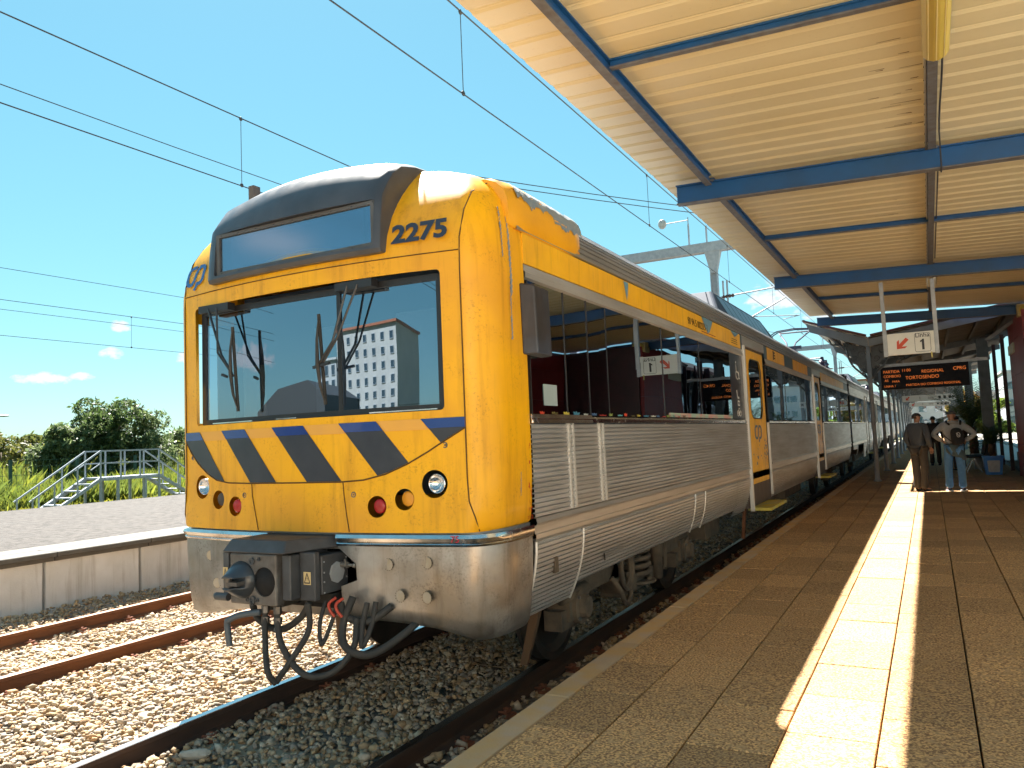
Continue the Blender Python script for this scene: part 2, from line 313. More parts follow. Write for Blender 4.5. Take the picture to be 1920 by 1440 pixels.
def frame3(o, x, y):   # text frame: origin, x dir, y dir
    x = Vector(x).normalized(); y = Vector(y); y = (y-x*y.dot(x)).normalized(); z = x.cross(y); o = Vector(o)
    return Matrix(((x.x, y.x, z.x, o.x), (x.y, y.y, z.y, o.y), (x.z, y.z, z.z, o.z), (0, 0, 0, 1)))
def clip_poly(poly, x0, x1, k=0):
    def cut(P, f):
        out = []
        for i in range(len(P)):
            a, b = P[i], P[(i+1) % len(P)]; fa, fb = f(a), f(b)
            if fa >= 0: out.append(a)
            if (fa >= 0) != (fb >= 0): t = fa/(fa-fb); out.append((a[0]+(b[0]-a[0])*t, a[1]+(b[1]-a[1])*t))
        return out
    return cut(cut(poly, lambda p: p[k]-x0) or [(x0, 0)], lambda p: x1-p[k])
PZ = .39            # platform height above rail head
exec_order = []

# ================================================================== SETTING
def np_mesh(name, V, F, mats, tint=None, parent=None, kind=None, smooth=False):
    me = bpy.data.meshes.new(name); V = np.asarray(V, np.float32); F = np.asarray(F, np.int32); k = F.shape[1]
    me.vertices.add(len(V)); me.vertices.foreach_set('co', V.ravel()); me.loops.add(F.size); me.loops.foreach_set('vertex_index', F.ravel())
    me.polygons.add(len(F)); me.polygons.foreach_set('loop_start', np.arange(0, F.size, k, dtype=np.int32)); me.polygons.foreach_set('loop_total', np.full(len(F), k, np.int32))
    if smooth: me.polygons.foreach_set('use_smooth', np.ones(len(F), bool))
    me.update(calc_edges=True)
    if tint is not None:
        a = me.color_attributes.new('tint', 'FLOAT_COLOR', 'POINT'); t = np.ones((len(V), 4), np.float32); t[:, :3] = tint; a.data.foreach_set('color', t.ravel())
    for m in (mats if isinstance(mats, (list, tuple)) else [mats]): me.materials.append(m)
    o = bpy.data.objects.new(name, me); COL.objects.link(o); o.parent = parent
    if kind: o['kind'] = kind
    return o
def fbm(x, y, s=1., seed=0): return noise.fractal(Vector((x*s+seed, y*s-seed, seed*.37)), 1., 2., 4)

# land: one sheet to the horizon
g = MB(); g.box(-1500, 1500, -900, 2200, -1.2, -.34); tag(g.build('ground', GROUND), kind='structure')
g = MB(); g.box(-6.15, 1.80, -25, 110, -.335, -.175); tag(g.build('ballast_bed', BEDM), kind='structure')

# ballast stones (nobody could count them)
ico = bmesh.new(); bmesh.ops.create_icosphere(ico, subdivisions=1, radius=1); IV = np.array([v.co[:] for v in ico.verts]); IF = np.array([[v.index for v in f.verts] for f in ico.faces]); ico.free()
OV = np.array([(1, 0, 0), (-1, 0, 0), (0, 1, 0), (0, -1, 0), (0, 0, 1), (0, 0, -1)], float)*.95; OF = np.array([(0, 2, 4), (2, 1, 4), (1, 3, 4), (3, 0, 4), (2, 0, 5), (1, 2, 5), (3, 1, 5), (0, 3, 5)])
PAL = np.array([(1.15, 1.08, 1.0), (1.0, .92, .78), (.92, .76, .56), (.72, .70, .70), (1.3, 1.25, 1.18), (.86, .62, .40), (.55, .50, .46), (1.05, .85, .60)])
PW = np.array([.15, .2, .19, .11, .06, .10, .08, .11])
def stones(name, pts, size, BV, BF, m=STONE, pal=PAL, pw=PW, sq=.72):
    n = len(pts); k = len(BV)
    q = rng.normal(size=(n, 4)); q /= np.linalg.norm(q, axis=1, keepdims=True); w, x, y, z = q.T
    R = np.stack([1-2*(y*y+z*z), 2*(x*y-z*w), 2*(x*z+y*w), 2*(x*y+z*w), 1-2*(x*x+z*z), 2*(y*z-x*w), 2*(x*z-y*w), 2*(y*z+x*w), 1-2*(x*x+y*y)], 1).reshape(n, 3, 3)
    sc = size[:, None]*np.stack([rng.uniform(.8, 1.35, n), rng.uniform(.7, 1.1, n), rng.uniform(.5, .85, n)], 1)
    V = BV[None]*rng.uniform(.52, 1.26, (n, k, 1))*sc[:, None]
    V = np.einsum('nij,nkj->nki', R, V); V[..., 2] *= sq; V += pts[:, None]
    F = (BF[None]+(np.arange(n)*k)[:, None, None]).reshape(-1, 3)
    t = pal[rng.choice(len(pal), n, p=pw/pw.sum())]*rng.uniform(.8, 1.12, (n, 1)); t = np.repeat(t, k, 0)
    return np_mesh(name, V.reshape(-1, 3), F, m, t, kind='stuff')
def bedz(X, Y):
    z = np.full(len(X), -.150)
    z = np.where((X > -3.2) & (X < -1.05), -.125, z)
    z = np.where(X < -5.2, -.15+.13*np.clip((-X-5.2)/.9, 0, 1), z)
    z = np.where(X > 1.0, -.19, z); z = np.where(np.abs(X) < .78, -.132, z)
    return z+.018*np.sin(X*3.1+Y*1.3)+.012*np.sin(Y*4.1-X*2)
def scatter(n, x0, x1, y0, y1):
    X = rng.uniform(x0, x1, n); Y = rng.uniform(y0, y1, n)
    k = np.ones(n, bool)
    for r in (-5.145, -3.385, -.869, .869): k &= np.abs(X-r) > .062
    X, Y = X[k], Y[k]; Z = bedz(X, Y)+rng.uniform(-.02, .018, len(X)); return np.stack([X, Y, Z], 1)
P = scatter(42000, -6.1, 1.78, 2.2, 9.5); stones('ballast_stones', P, rng.gamma(7, .0034, len(P)).clip(.009, .055), IV, IF)
P = scatter(22000, -6.1, 1.78, 9.5, 24); stones('ballast_stones', P, rng.gamma(9, .0037, len(P)).clip(.018, .06), OV, OF)
P = scatter(9000, -6.1, 1.78, 24, 60); stones('ballast_stones', P, rng.gamma(9, .0055, len(P)).clip(.03, .09), OV, OF)
P = scatter(3500, -6.1, 1.78, -6, 2.2); stones('ballast_stones', P, rng.gamma(9, .0065, len(P)).clip(.03, .1), OV, OF)
# one big pale stone between the rails
m_ = bmesh.new(); bmesh.ops.create_icosphere(m_, subdivisions=2, radius=1)
for v in m_.verts:
    v.co *= 1+.22*noise.noise(v.co*1.7); v.co = Vector((v.co.x*.115, v.co.y*.045, v.co.z*.035)); v.co.rotate(Matrix.Rotation(.5, 3, 'Z')); v.co += Vector((-.52, 3.62, -.10))
me = bpy.data.meshes.new('large_stone'); m_.to_mesh(me); m_.free(); me.materials.append(mat('pale_limestone', (.42, .38, .31), (.34, .30, .25), scale=14, rough=.95, bump=.6, bscale=40)); o = bpy.data.objects.new('large_stone', me); COL.objects.link(o)
tag(o, 'long flat pale stone lying on the ballast beside the near train rail', 'stone')

# tracks: rails, sleepers, fastenings
def rail_profile(): # x, z  (head top at z=0)
    r = [(-.034, -.004), (-.028, 0), (.028, 0), (.034, -.004), (.034, -.036), (.012, -.046), (.0085, -.125), (.07, -.142), (.07, -.16), (-.07, -.16), (-.07, -.142), (-.0085, -.125), (-.012, -.046), (-.034, -.036)]
    return r
def track(name, cx, side_mat, shiny, y0=-25, y1=110):
    t = empty(name, (cx, 0, -.16), kind='structure')
    for s in (-1, 1):
        b = MB(); x = cx+s*.869; pr = rail_profile(); a = [(x+p[0], y0, p[1]) for p in pr]; c = [(x+p[0], y1, p[1]) for p in pr]; n = len(pr)
        b._add(a+c, [tuple(range(n)), tuple(reversed(range(n, 2*n)))]+[(i, (i+1) % n, n+(i+1) % n, n+i) for i in range(n)])
        b.m = [0]*len(b.f); b.m[2+1] = 1; b.m[2+0] = 1; b.m[2+2] = 1
        b.build('rail', [side_mat, shiny], t)
    first = None; ff = None
    ys = np.arange(.35, 36, .6)
    for i, y in enumerate(ys):
        if first is None:
            b = MB(); b.hexa([(cx-1.3, y-.13, -.38), (cx+1.3, y-.13, -.38), (cx+1.3, y+.13, -.38), (cx-1.3, y+.13, -.38), (cx-1.3, y-.10, -.164), (cx+1.3, y-.10, -.164), (cx+1.3, y+.10, -.164), (cx-1.3, y+.10, -.164)])
            first = b.build('sleeper', SLEEP, t)
            b = MB()
            for s in (-1, 1):
                for e in (-1, 1):
                    x = cx+s*.869+e*.105; b.box(x-.05, x+.05, y-.06, y+.06, -.1635, -.145); b.lathe((x, y, -.145), (0, 0, 1), [(0, .022), (.022, .022), (.022, .014), (.045, .014), (.045, 0)], 6)
                    b.tube([(x-e*.045, y-.035, -.128), (x+e*.02, y-.04, -.118), (x+e*.03, y, -.12), (x+e*.02, y+.04, -.118), (x-e*.045, y+.035, -.128)], .009, 5)
            ff = b.build('fastening', CLIP, t); base = y
        else:
            for o in (first, ff): inst(o, (0, y-base, 0), t)
    return t
track('railway_track', 0, RUSTD, RHEAD)
track('railway_track', -4.265, RUST, mat('dull_rail_head', (.30, .17, .11), (.24, .13, .085), scale=4, rough=.5, metal=.3))

# platform 1 (ours)
pl = empty('platform', (4, 20, 0), kind='structure')
b = MB(); b.box(6.31, 60, -60, 11.8, -.33, PZ-.01); tag(b.build('bounce_paving', mat('pale_bounce_paving', (.60, .55, .48), (.52, .48, .42), scale=1, rough=.95)), kind='structure')  # unseen pale paving added to bounce sunlight under the canopy
b = MB(); b.box(1.86, 6.3, -12, 110, -.335, PZ-.052); b.box(6.31, 8.5, 11.8, 24.4, -.335, PZ-.005); b.build('platform_core', [TILEB], pl)
b = MB(); b.box(1.84, 1.86, -12, 110, -.335, PZ-.10); b.build('platform_wall', [mat('dark_platform_wall', (.12, .08, .055), (.05, .035, .028), scale=4, rough=.95)], pl)
def edge_stone(y0, y1, i):
    b = MB(); z = PZ+rng.uniform(-.002, .002); w = 1.952+rng.uniform(-.004, .003); g_ = .003; e = .008; x0 = 1.797+rng.uniform(-.002, .002)
    b._add([(x0, y0+g_, PZ-.15), (w, y0+g_, PZ-.15), (w, y1-g_, PZ-.15), (x0, y1-g_, PZ-.15), (x0, y0+g_, z-e), (w, y0+g_, z-e), (w, y1-g_, z-e), (x0, y1-g_, z-e), (x0+e, y0+g_+e*.4, z), (w-e*.5, y0+g_+e*.4, z), (w-e*.5, y1-g_-e*.4, z), (x0+e, y1-g_-e*.4, z)],
           [(0, 3, 2, 1), (0, 1, 5, 4), (1, 2, 6, 5), (2, 3, 7, 6), (3, 0, 4, 7), (4, 5, 9, 8), (5, 6, 10, 9), (6, 7, 11, 10), (7, 4, 8, 11), (8, 9, 10, 11)])
    return b.build('coping_stone', COPE, pl)
y = -2.
i = 0
while y < 60: edge_stone(y, y+1.23, i); y += 1.23; i += 1
b = MB(); b.box(1.80, 1.95, 60, 110, PZ-.15, PZ); b.box(1.80, 1.95, -12, -2, PZ-.15, PZ); b.build('platform_edge', COPE, pl)
# paving slabs: columns 0.415 m wide, rows 0.62 m, joints staggered slightly
xs = [1.957]+[2.325+.415*k for k in range(10)]; cand = []
for ci in range(len(xs)-1):
    off = [0, .31, .05, .36, .1, .28, .0, .33, .12, .3][ci]
    for r in range(0, 60):
        y0 = .6+off+r*.62
        # rows whose slabs fall in view
        if xs[ci+1] > 3.9+.09*y0+.35: continue
        cand.append((y0 if y0 > 2.6 else 60+y0, ci, y0))
cand.sort(); tl = MB(); tmpl = {}
def tile_mb(b, x0, x1, y0, y1, z, tx=0, ty=0):
    e = .0035; g_ = .0048; x0 += g_; x1 -= g_; y0 += g_*.7; y1 -= g_*.7
    zz = lambda x, y: z+(x-(x0+x1)/2)*tx+(y-(y0+y1)/2)*ty
    b._add([(x0, y0, z-.06), (x1, y0, z-.06), (x1, y1, z-.06), (x0, y1, z-.06)]+[(x, y, zz(x, y)-e) for x, y in ((x0, y0), (x1, y0), (x1, y1), (x0, y1))]+[(x, y, zz(x, y)) for x, y in ((x0+e, y0+e), (x1-e, y0+e), (x1-e, y1-e), (x0+e, y1-e))],
           [(0, 1, 5, 4), (1, 2, 6, 5), (2, 3, 7, 6), (3, 0, 4, 7), (4, 5, 9, 8), (5, 6, 10, 9), (6, 7, 11, 10), (7, 4, 8, 11), (8, 9, 10, 11)])
for k, (_, ci, y0) in enumerate(cand):
    z = PZ+rng.uniform(-.0025, .0025); a = (xs[ci], xs[ci+1], y0, y0+.62, z, rng.uniform(-.004, .004), rng.uniform(-.003, .003))
    if k < 300: b = MB(); tile_mb(b, *a); b.build('paving_slab', TILE, pl, fix=False)
    else: tile_mb(tl, *a)
have = {(ci, round(y0, 3)) for _, ci, y0 in cand}
for ci in range(len(xs)-1):
    off = [0, .31, .05, .36, .1, .28, .0, .33, .12, .3][ci]
    for r in range(-14, 160):
        y0 = .6+off+r*.62
        if (ci, round(y0, 3)) not in have: tile_mb(tl, xs[ci], xs[ci+1], y0, y0+.62, PZ+rng.uniform(-.002, .002))
tag(tl.build('paving_slabs_far', TILE, pl, fix=False), kind='stuff')

# platform 2 (across the tracks)
p2 = empty('far_platform', (-10, 20, 0), kind='structure'); Z2 = .70
b = MB(); b.box(-15.75, -6.45, -20, 110, -.34, Z2-.005); b.build('platform_core', PEB, p2)
b = MB(); b.box(-6.24, -6.20, -20, 110, -.34, Z2-.13); b.build('wall_backing', CONCD, p2)
y = 5.96-1.36*8
wp = None
while y < 60:
    if wp is None:
        Y0 = y; b = MB(); b._add([(-6.199, y+.018, -.33), (-6.135, y+.022, -.33), (-6.135, y+1.338, -.33), (-6.199, y+1.342, -.33), (-6.199, y+.018, .575), (-6.135, y+.022, .575), (-6.135, y+1.338, .575), (-6.199, y+1.342, .575)], [(0, 3, 2, 1), (4, 5, 6, 7), (0, 1, 5, 4), (1, 2, 6, 5), (2, 3, 7, 6), (3, 0, 4, 7)]); wp = b.build('wall_panel', CONC, p2)
        b = MB(); b.box(-6.46, -6.03, y+.11, y+1.462, Z2-.065, Z2); b.box(-6.46, -6.09, y+.11, y+1.462, Z2-.12, Z2-.065); cp = b.build('coping_slab', COPE2, p2)
        md = cp.modifiers.new('v', 'BEVEL'); md.width = .008; md.segments = 1; bake(cp)
    else:
        inst(wp, (0, y-Y0, 0), p2); inst(cp, (0, y-Y0, 0), p2)
    y += 1.36
P = np.stack([rng.uniform(-6.9, -6.46, 500), rng.uniform(3, 30, 500), np.full(500, Z2-.004)], 1)
# walkway strip of smoother concrete behind the coping
b = MB(); b.box(-6.92, -6.465, -20, 110, Z2-.004, Z2+.001); b.build('edge_strip', COPE2, p2)

# ================================================================== TRAIN
def yf(x, z=2.):   # front skin of the cab: bowed in plan, rolling back towards the roof, slightly tucked below
    y = 4.075+.078*x*x
    if z > 3.12: y += .80*(z-3.12)**2+.06*(z-3.12)
    if z < 1.64: y -= .10*(1.64-z)*.5
    return y
def outline(z, w, yb=4.80, r=.17, n=13, fwd=0.):
    """half-closed plan outline of the cab, from right rear forward, across the bow and back on the left"""
    pts = [(w, yb), (w, (yb+yf(w-r, z)+r)/2+.05)]
    x1 = w-r; yy = yf(x1, z); ry = .32
    for k in range(0, 8):
        a = PI/2*k/7; pts.append((x1+r*math.cos(a), yy+fwd+ry*(1-math.sin(a))))
    for k in range(1, n): x = x1-2*x1*k/n; pts.append((x, yf(x, z)+fwd))
    for k in range(7, -1, -1):
        a = PI/2*k/7; pts.append((-x1-r*math.cos(a), yy+fwd+ry*(1-math.sin(a))))
    pts += [(-w, (yb+yf(w-r, z)+r)/2+.05), (-w, yb)]
    return pts
def cylinder_cut(x, z, r, y0, y1, r2=None):
    b = MB(); b.lathe((x, y0, z), (0, 1, 0), [(0, r2 or r), (y1-y0, r)], 24); o = b.build('cut', YEL); return o

car = empty('train_car', (0, 4.05, 0), 'yellow-fronted stainless steel train car with the driver cab and black stripes, nearest on the track', 'train car')
# --- cab shell
levels = [(1.305, 1.405), (1.33, 1.425), (1.45, 1.44), (1.64, 1.45), (1.9, 1.452), (2.1, 1.452), (2.5, 1.452), (3.0, 1.452), (3.12, 1.448), (3.28, 1.442), (3.42, 1.428), (3.53, 1.40), (3.62, 1.355), (3.70, 1.28), (3.76, 1.19), (3.81, 1.06), (3.84, .93)]
b = MB(); b.loft([[(x, y, z) for x, y in outline(z, w, 4.80)] for z, w in levels]); sh = b.build('cab_shell', [YEL, BLACK], car, smooth='auto')
# windscreen pocket, cab interior, lamp recesses, blind opening
def rrect(x0, x1, z0, z1, r, n=5):
    return [(cx+r*math.cos(a), cz+r*math.sin(a)) for cx, cz, a0 in ((x1-r, z1-r, 0), (x0+r, z1-r, PI/2), (x0+r, z0+r, PI), (x1-r, z0+r, 1.5*PI)) for a in [a0+PI/2*k/n for k in range(n+1)]]
b = MB(); po = rrect(-1.15, 1.16, 2.085, 3.005, .03); pi_ = rrect(-1.10, 1.12, 2.10, 2.975, .03)
b.loft([[(x, 3.9, z) for x, z in po], [(x, 4.14, z) for x, z in po], [(x, 4.60, z) for x, z in pi_]]); boolean(sh, b.build('cut', YEL))
b = MB(); b.box(-1.36, 1.36, 4.33, 4.86, 1.5, 3.2); boolean(sh, b.build('cut', YEL))
for s in (-1, 1):
    for x, z, r, y1 in ((1.075, 1.615, .082, 4.225), (.86, 1.52, .064, 4.178), (.655, 1.475, .064, 4.152)):
        boolean(sh, cylinder_cut(s*x, z, r*.92, 3.95, y1, r*1.7))
b = MB(); b.box(-1.47, -1.30, 4.46, 4.82, 2.12, 2.95); boolean(sh, b.build('cut', YEL))   # side light of the cab on the far side
try: sh.data.set_sharp_from_angle(angle=math.radians(35))
except Exception: pass
# --- surface seams and film stripes follow the skin
def skin_patch(b, poly, off, z_split=(), step=.11):
    xs_ = [p[0] for p in poly]; x = math.floor(min(xs_)/step)*step
    while x < max(xs_):
        q = clip_poly(poly, x, x+step)
        if len(q) >= 3 and abs(sum(q[i][0]*q[(i+1) % len(q)][1]-q[(i+1) % len(q)][0]*q[i][1] for i in range(len(q)))) > 1e-6:
            zs = [p[1] for p in q]; z = math.floor(min(zs)/.12)*.12
            while z < max(zs):
                w = clip_poly(q, z, z+.12, 1)
                if len(w) >= 3: b._add([(p[0], skin_y(p[0], p[1])-off, p[1]) for p in w], [tuple(range(len(w)))])
                z += .12
        x += step
def skin_y(x, z):
    w = np.interp(z, [l[0] for l in levels], [l[1] for l in levels]); x1 = w-.17; ax = abs(x)
    # match the faceted loft: linear between its outline points
    if ax <= x1:
        n = 13; t = (x1-x)/(2*x1)*n; k = min(n-1, int(t)); xa = x1-2*x1*k/n; xb = x1-2*x1*(k+1)/n; f = t-k
        y = yf(xa, z)*(1-f)+yf(xb, z)*f
    else:
        c = min(1, (ax-x1)/.17); y = yf(x1, z)+.32*(1-math.sqrt(max(0, 1-c*c)))
    return y
smile = [(-1.29, 1.955), (-1.22, 1.875), (-1.12, 1.79), (-1.0, 1.715), (-.88, 1.665), (-.74, 1.645), (-.5, 1.64), (.36, 1.64), (.55, 1.65), (.72, 1.685), (.88, 1.745), (1.03, 1.82), (1.18, 1.905), (1.29, 1.965)]
def smile_z(x): return float(np.interp(x, [p[0] for p in smile], [p[1] for p in smile]))
TOPZ = 2.035
def stripe(xa, xb, sh_=.285):   # parallelogram cut off along the panel line
    def pt(xt, z): return xt+(TOPZ-z)*(.285/.36)*1.05
    left, right = [], []
    for xt, lst in ((xa, left), (xb, right)):
        z = TOPZ
        while z > 1.60:
            x = pt(xt, z)
            if z <= smile_z(x)+.006: break
            lst.append((x, z)); z -= .01
        x = pt(xt, z); lst.append((min(x, 1.30), smile_z(x)+.006))
    xl, xr = left[-1][0], right[-1][0]
    mid = [(x, smile_z(x)+.006) for x in np.linspace(xl, xr, 7)[1:-1]]
    return [(max(-1.30, min(1.30, x)), z) for x, z in ([left[0], left[-1]]+mid+[right[-1], right[0]])]
for xa, xb in ((-1.42, -1.10), (-.81, -.54), (-.25, .05), (.36, .66), (.99, 1.36)):
    P = stripe(xa, xb); b = MB(); skin_patch(b, P, .004); s_ = b.build('black_stripe', NAVY, car); 
    b = MB(); skin_patch(b, [p for p in clip_poly(P, 1.972, 2.2, 1)], .0065); b.build('sheen_band', SHEENB, s_)  # bluish sheen painted over the top of each stripe
for xa, xb in ((-1.10, -.81), (-.54, -.25), (.05, .36), (.66, .99)):
    b = MB(); skin_patch(b, clip_poly(stripe(xa+.006, xb-.006), 1.965, 2.2, 1), .0035); b.build('dull_band', YELDULL, car)  # duller yellow between the stripe tops
def seam(pts, w=.0045, off=.003, m=None, name='panel_seam'):
    b = MB(); w *= .75; b.tube([(x, skin_y(x, z)-off, z) for x, z in pts], w, 6); return b.build(name, m or mat('seam_brown', (.10, .05, .01), rough=.9), car)  # dark brown line along the panel joint
den = []
for a, c in zip(smile, smile[1:]): den += [(a[0]+(c[0]-a[0])*k/3, a[1]+(c[1]-a[1])*k/3) for k in range(3)]
seam(den+[smile[-1]], .007)
for x0, x1 in ((-.47, -.39), (.385, .44)): seam([(x0, 1.64), (x0+.01*(1 if x0 > 0 else 1), 1.55), (x0+(x1-x0)*.6, 1.42), (x1, 1.31)])
for s in (-1, 1): seam([(s*1.295, z) for z in (3.66, 3.55, 3.4, 3.2, 3.0, 2.8, 2.6, 2.4, 2.2, 2.0, 1.8, 1.65)]+[(s*1.305, 1.5), (s*1.335, 1.4), (s*1.345, 1.31)], .006)
seam([(x, 3.115) for x in np.linspace(-1.29, 1.29, 20)], .005)
for x, z in ((1.15, 1.86), (.47, 1.555), (-1.20, 1.84), (-.55, 1.555)):
    b = MB(); y = skin_y(x, z); b.lathe((x, y+.002, z), (0, -1, 0), [(0, .02), (.004, .02), (.004, .013), (.001, .012), (.001, .006), (.006, .005), (.006, 0)], 12); b.build('panel_lock', COUPF, car)
# --- lamps
for s in (-1, 1):
    x, z = s*1.075, 1.615; y = skin_y(x, z)+.030
    b = MB(); b.sm = True; b.lathe((x, y, z), (0, -1, 0), [(-.03, .0), (-.026, .02), (-.008, .046), (.008, .057), (.012, .059), (.013, .062), (.0, .064), (-.05, .064)], 28); o = b.build('headlight', CHROME, car)
    b = MB(); b.sm = True; b.ball((x, y-.006, z), (.057, .015, .057), 20, 10); b.build('lens', glassmat('lamp_glass', (.95, .95, .95), .06) if s < 0 else bpy.data.materials['lamp_glass'], o)
    x, z = s*.86, 1.52; y = skin_y(x, z)+.040
    b = MB(); b.sm = True; b.lathe((x, y, z), (0, -1, 0), [(-.01, 0.050), (.004, .050), (.008, .042), (.010, 0)], 22); b.build('marker_light', ORL if s > 0 else COUP, car)
    x, z = s*.655, 1.475; y = skin_y(x, z)+.034
    b = MB(); b.sm = True; b.lathe((x, y, z), (0, -1, 0), [(-.01, 0.050), (.008, .049), (.016, .041), (.020, .02), (.021, 0)], 22); b.build('tail_light', REDL, car)
# --- windscreen
b = MB(); gz = (2.115, 2.965); xs_ = [-1.095+2.20*k/12 for k in range(13)]
ypos = lambda x: 4.185+.04*x*x
b.loft([[(x, ypos(x), gz[0]) for x in xs_], [(x, ypos(x)+.004, gz[1]) for x in xs_]], close=False); ws = b.build('windscreen', WSG, car, smooth=True)
b = MB()
for a, c in (((-1.10, 2.108), (1.11, 2.108)), ((-1.10, 2.968), (1.11, 2.968))):
    for k in range(12):
        xa = a[0]+(c[0]-a[0])*k/12; xb = a[0]+(c[0]-a[0])*(k+1)/12; dz = .004*(a[1]-2.115)/.85
        b.bar((xa, ypos(xa)-.006+dz, a[1]), (xb, ypos(xb)-.006+dz, a[1]), .02, .042)
for x in (-1.105, 1.115): b.bar((x, ypos(x)-.006, 2.09), (x, ypos(x), 2.985), .045, .02, up=(0, -1, 0))
b.bar((.30, ypos(.2)-.003, 2.1), (.30, ypos(.2)+.0, 2.98), .006, .034, up=(1, 0, 0))
b.build('windscreen_seal', FRAME, ws)
# worn silvery strip under the glass
b = MB()
for xa, xb in ((-1.0, -.55), (-.3, -.1), (.55, 1.08)): b.bar((xa, ypos(xa)-.018, 2.098), (xb, ypos(xb)-.018, 2.098), .004, .008)
b.build('worn_seal_strip', TRIM, ws)
# cab interior seen through the glass
b = MB(); b.box(-1.34, 1.34, 4.86, 4.88, 1.5, 3.2); b.build('cab_rear_wall', CABBLUE, car)
b = MB(); b.box(-1.1, 1.1, 4.30, 4.60, 1.9, 2.10); b.build('driver_desk', BLACK, car)
b = MB(); b.box(-.52, -.1, 4.84, 4.855, 2.15, 2.86); b.build('cab_door', mat('cab_door_sky_tone', (.50, .60, .72), rough=.5), car)  # pale tone stands for sky showing through the door window
b = MB(); b.box(.35, 1.05, 4.78, 4.79, 2.18, 2.88); b.build('pale_sky_panel', mat('sky_panel_blue', (.55, .66, .80), rough=.7), car)  # pale panel painted in place of sky seen through a window
b = MB(); b.box(-1.02, -.98, 4.45, 4.5, 2.1, 2.97); b.build('cab_post', BROWNP, car)
b = MB(); b.box(-1.30, -1.03, 4.79, 4.80, 2.12, 2.60); b.build('cab_sky_panel', SKYPALE, car)  # white panel in place of the bright sky seen through the cab
b = MB(); b.hexa([(-1.28, 4.50, 2.13), (-1.27, 4.50, 2.13), (-1.27, 4.80, 2.13), (-1.28, 4.80, 2.13), (-1.28, 4.50, 2.93), (-1.27, 4.50, 2.93), (-1.27, 4.80, 2.93), (-1.28, 4.80, 2.93)]); b.build('cab_side_window', SKYPALE, car)  # opaque pane, its white stands for sky in the side window
# wipers
for x0, blade in ((-.86, -.62), (.50, .22)):
    b = MB(); yw = 4.13; s = 1 if x0 > 0 else -1
    b.box(x0-.16, x0+.16, 4.10, 4.17, 2.945, 3.0); o = b.build('wiper', FRAME, car)
    b = MB(); b.tube([(x0-.05, 4.10, 2.97), (blade+.12*s*1.0, 4.07, 2.6), (blade, 4.06, 2.45)], .009, 6); b.tube([(x0+.04, 4.10, 2.97), (blade+.16*s, 4.07, 2.62), (blade+.015, 4.06, 2.43)], .008, 6); b.bar((blade-.05, 4.06, 2.43), (blade+.10*s, 4.055, 2.45), .018, .018); b.build('wiper_arm', FRAME, o)
    b = MB(); tp, bt = (blade-.005, 4.075, 2.80), (blade+.03, 4.085, 2.17)
    b.tube([tp, (blade-.004, 4.05, 2.62), (blade, 4.045, 2.45), (blade+.012, 4.055, 2.3), bt], [.004, .010, .014, .010, .004], 6); b.bar(tp, bt, .012, .022); b.build('wiper_blade', RUB, o)
# --- destination-blind hood (dark grey) wrapping onto the roof
prof = [(4.04, 3.155), (4.01, 3.18), (4.03, 3.42), (4.055, 3.57), (4.10, 3.69), (4.18, 3.80), (4.30, 3.88), (4.48, 3.925), (4.80, 3.95), (5.3, 3.94), (5.3, 3.70), (4.35, 3.55), (4.25, 3.155)]
b = MB(); rings = []
for x, sc, up in [(-.90, .90, -.035), (-.895, .955, -.015), (-.87, .985, -.005), (-.83, 1, 0)]+[(xx, 1, .018-.026*xx*xx) for xx in np.linspace(-.74, .64, 13)]+[(.70, 1, 0), (.735, .985, -.005), (.76, .955, -.015), (.765, .90, -.035)]:
    q = []
    for y, z in prof:
        bow = .078*x*x; zz = z-(1-sc)*.25*(z-3.15) if z > 3.2 else z+(1-sc)*.1
        q.append((x, y+bow+(1-sc)*(.35 if y < 4.24 and z > 3.16 else 0), zz+(up if z > 3.3 else 0)-max(0, x*x*.07)*(1 if z > 3.6 else 0)))
    rings.append(q)
b.loft(rings); hd = b.build('blind_hood', GREYP, car, smooth='auto')
b = MB(); po = rrect(-.80, .715, 3.20, 3.525, .02); b.loft([[(x, 3.8, z) for x, z in po], [(x, 4.115, z) for x, z in po]]); boolean(hd, b.build('cut', GREYP))
try: hd.data.set_sharp_from_angle(angle=math.radians(35))
except Exception: pass
b = MB()
for (xa, xb, za, zb) in ((-.795, .71, 3.495, 3.52), (-.795, .71, 3.205, 3.235), (-.795, -.765, 3.235, 3.495), (.68, .71, 3.235, 3.495)): b.box(xa, xb, 4.085, 4.105, za, zb)
fr = b.build('blind_frame', mat('bronze_frame', (.13, .12, .115), (.10, .09, .085), scale=7, rough=.5, metal=.4), hd)
b = MB(); b.box(-.77, .685, 4.100, 4.104, 3.23, 3.50); b.build('blind_glass', BLINDG, hd)
b = MB(); b.box(-.66, .60, 4.108, 4.1105, 3.245, 3.48); b.build('blind_roller', mat('blind_roll', (.16, .19, .24), (.12, .15, .2), scale=1.5, rough=.9), hd)
b = MB()
for k in range(9):
    for z in (3.5075, 3.22): b.lathe((-.74+.18*k, 4.086, z), (0, -1, 0), [(0, .006), (.003, .005), (.003, 0)], 8)
b.build('blind_screws', FRAME, hd)
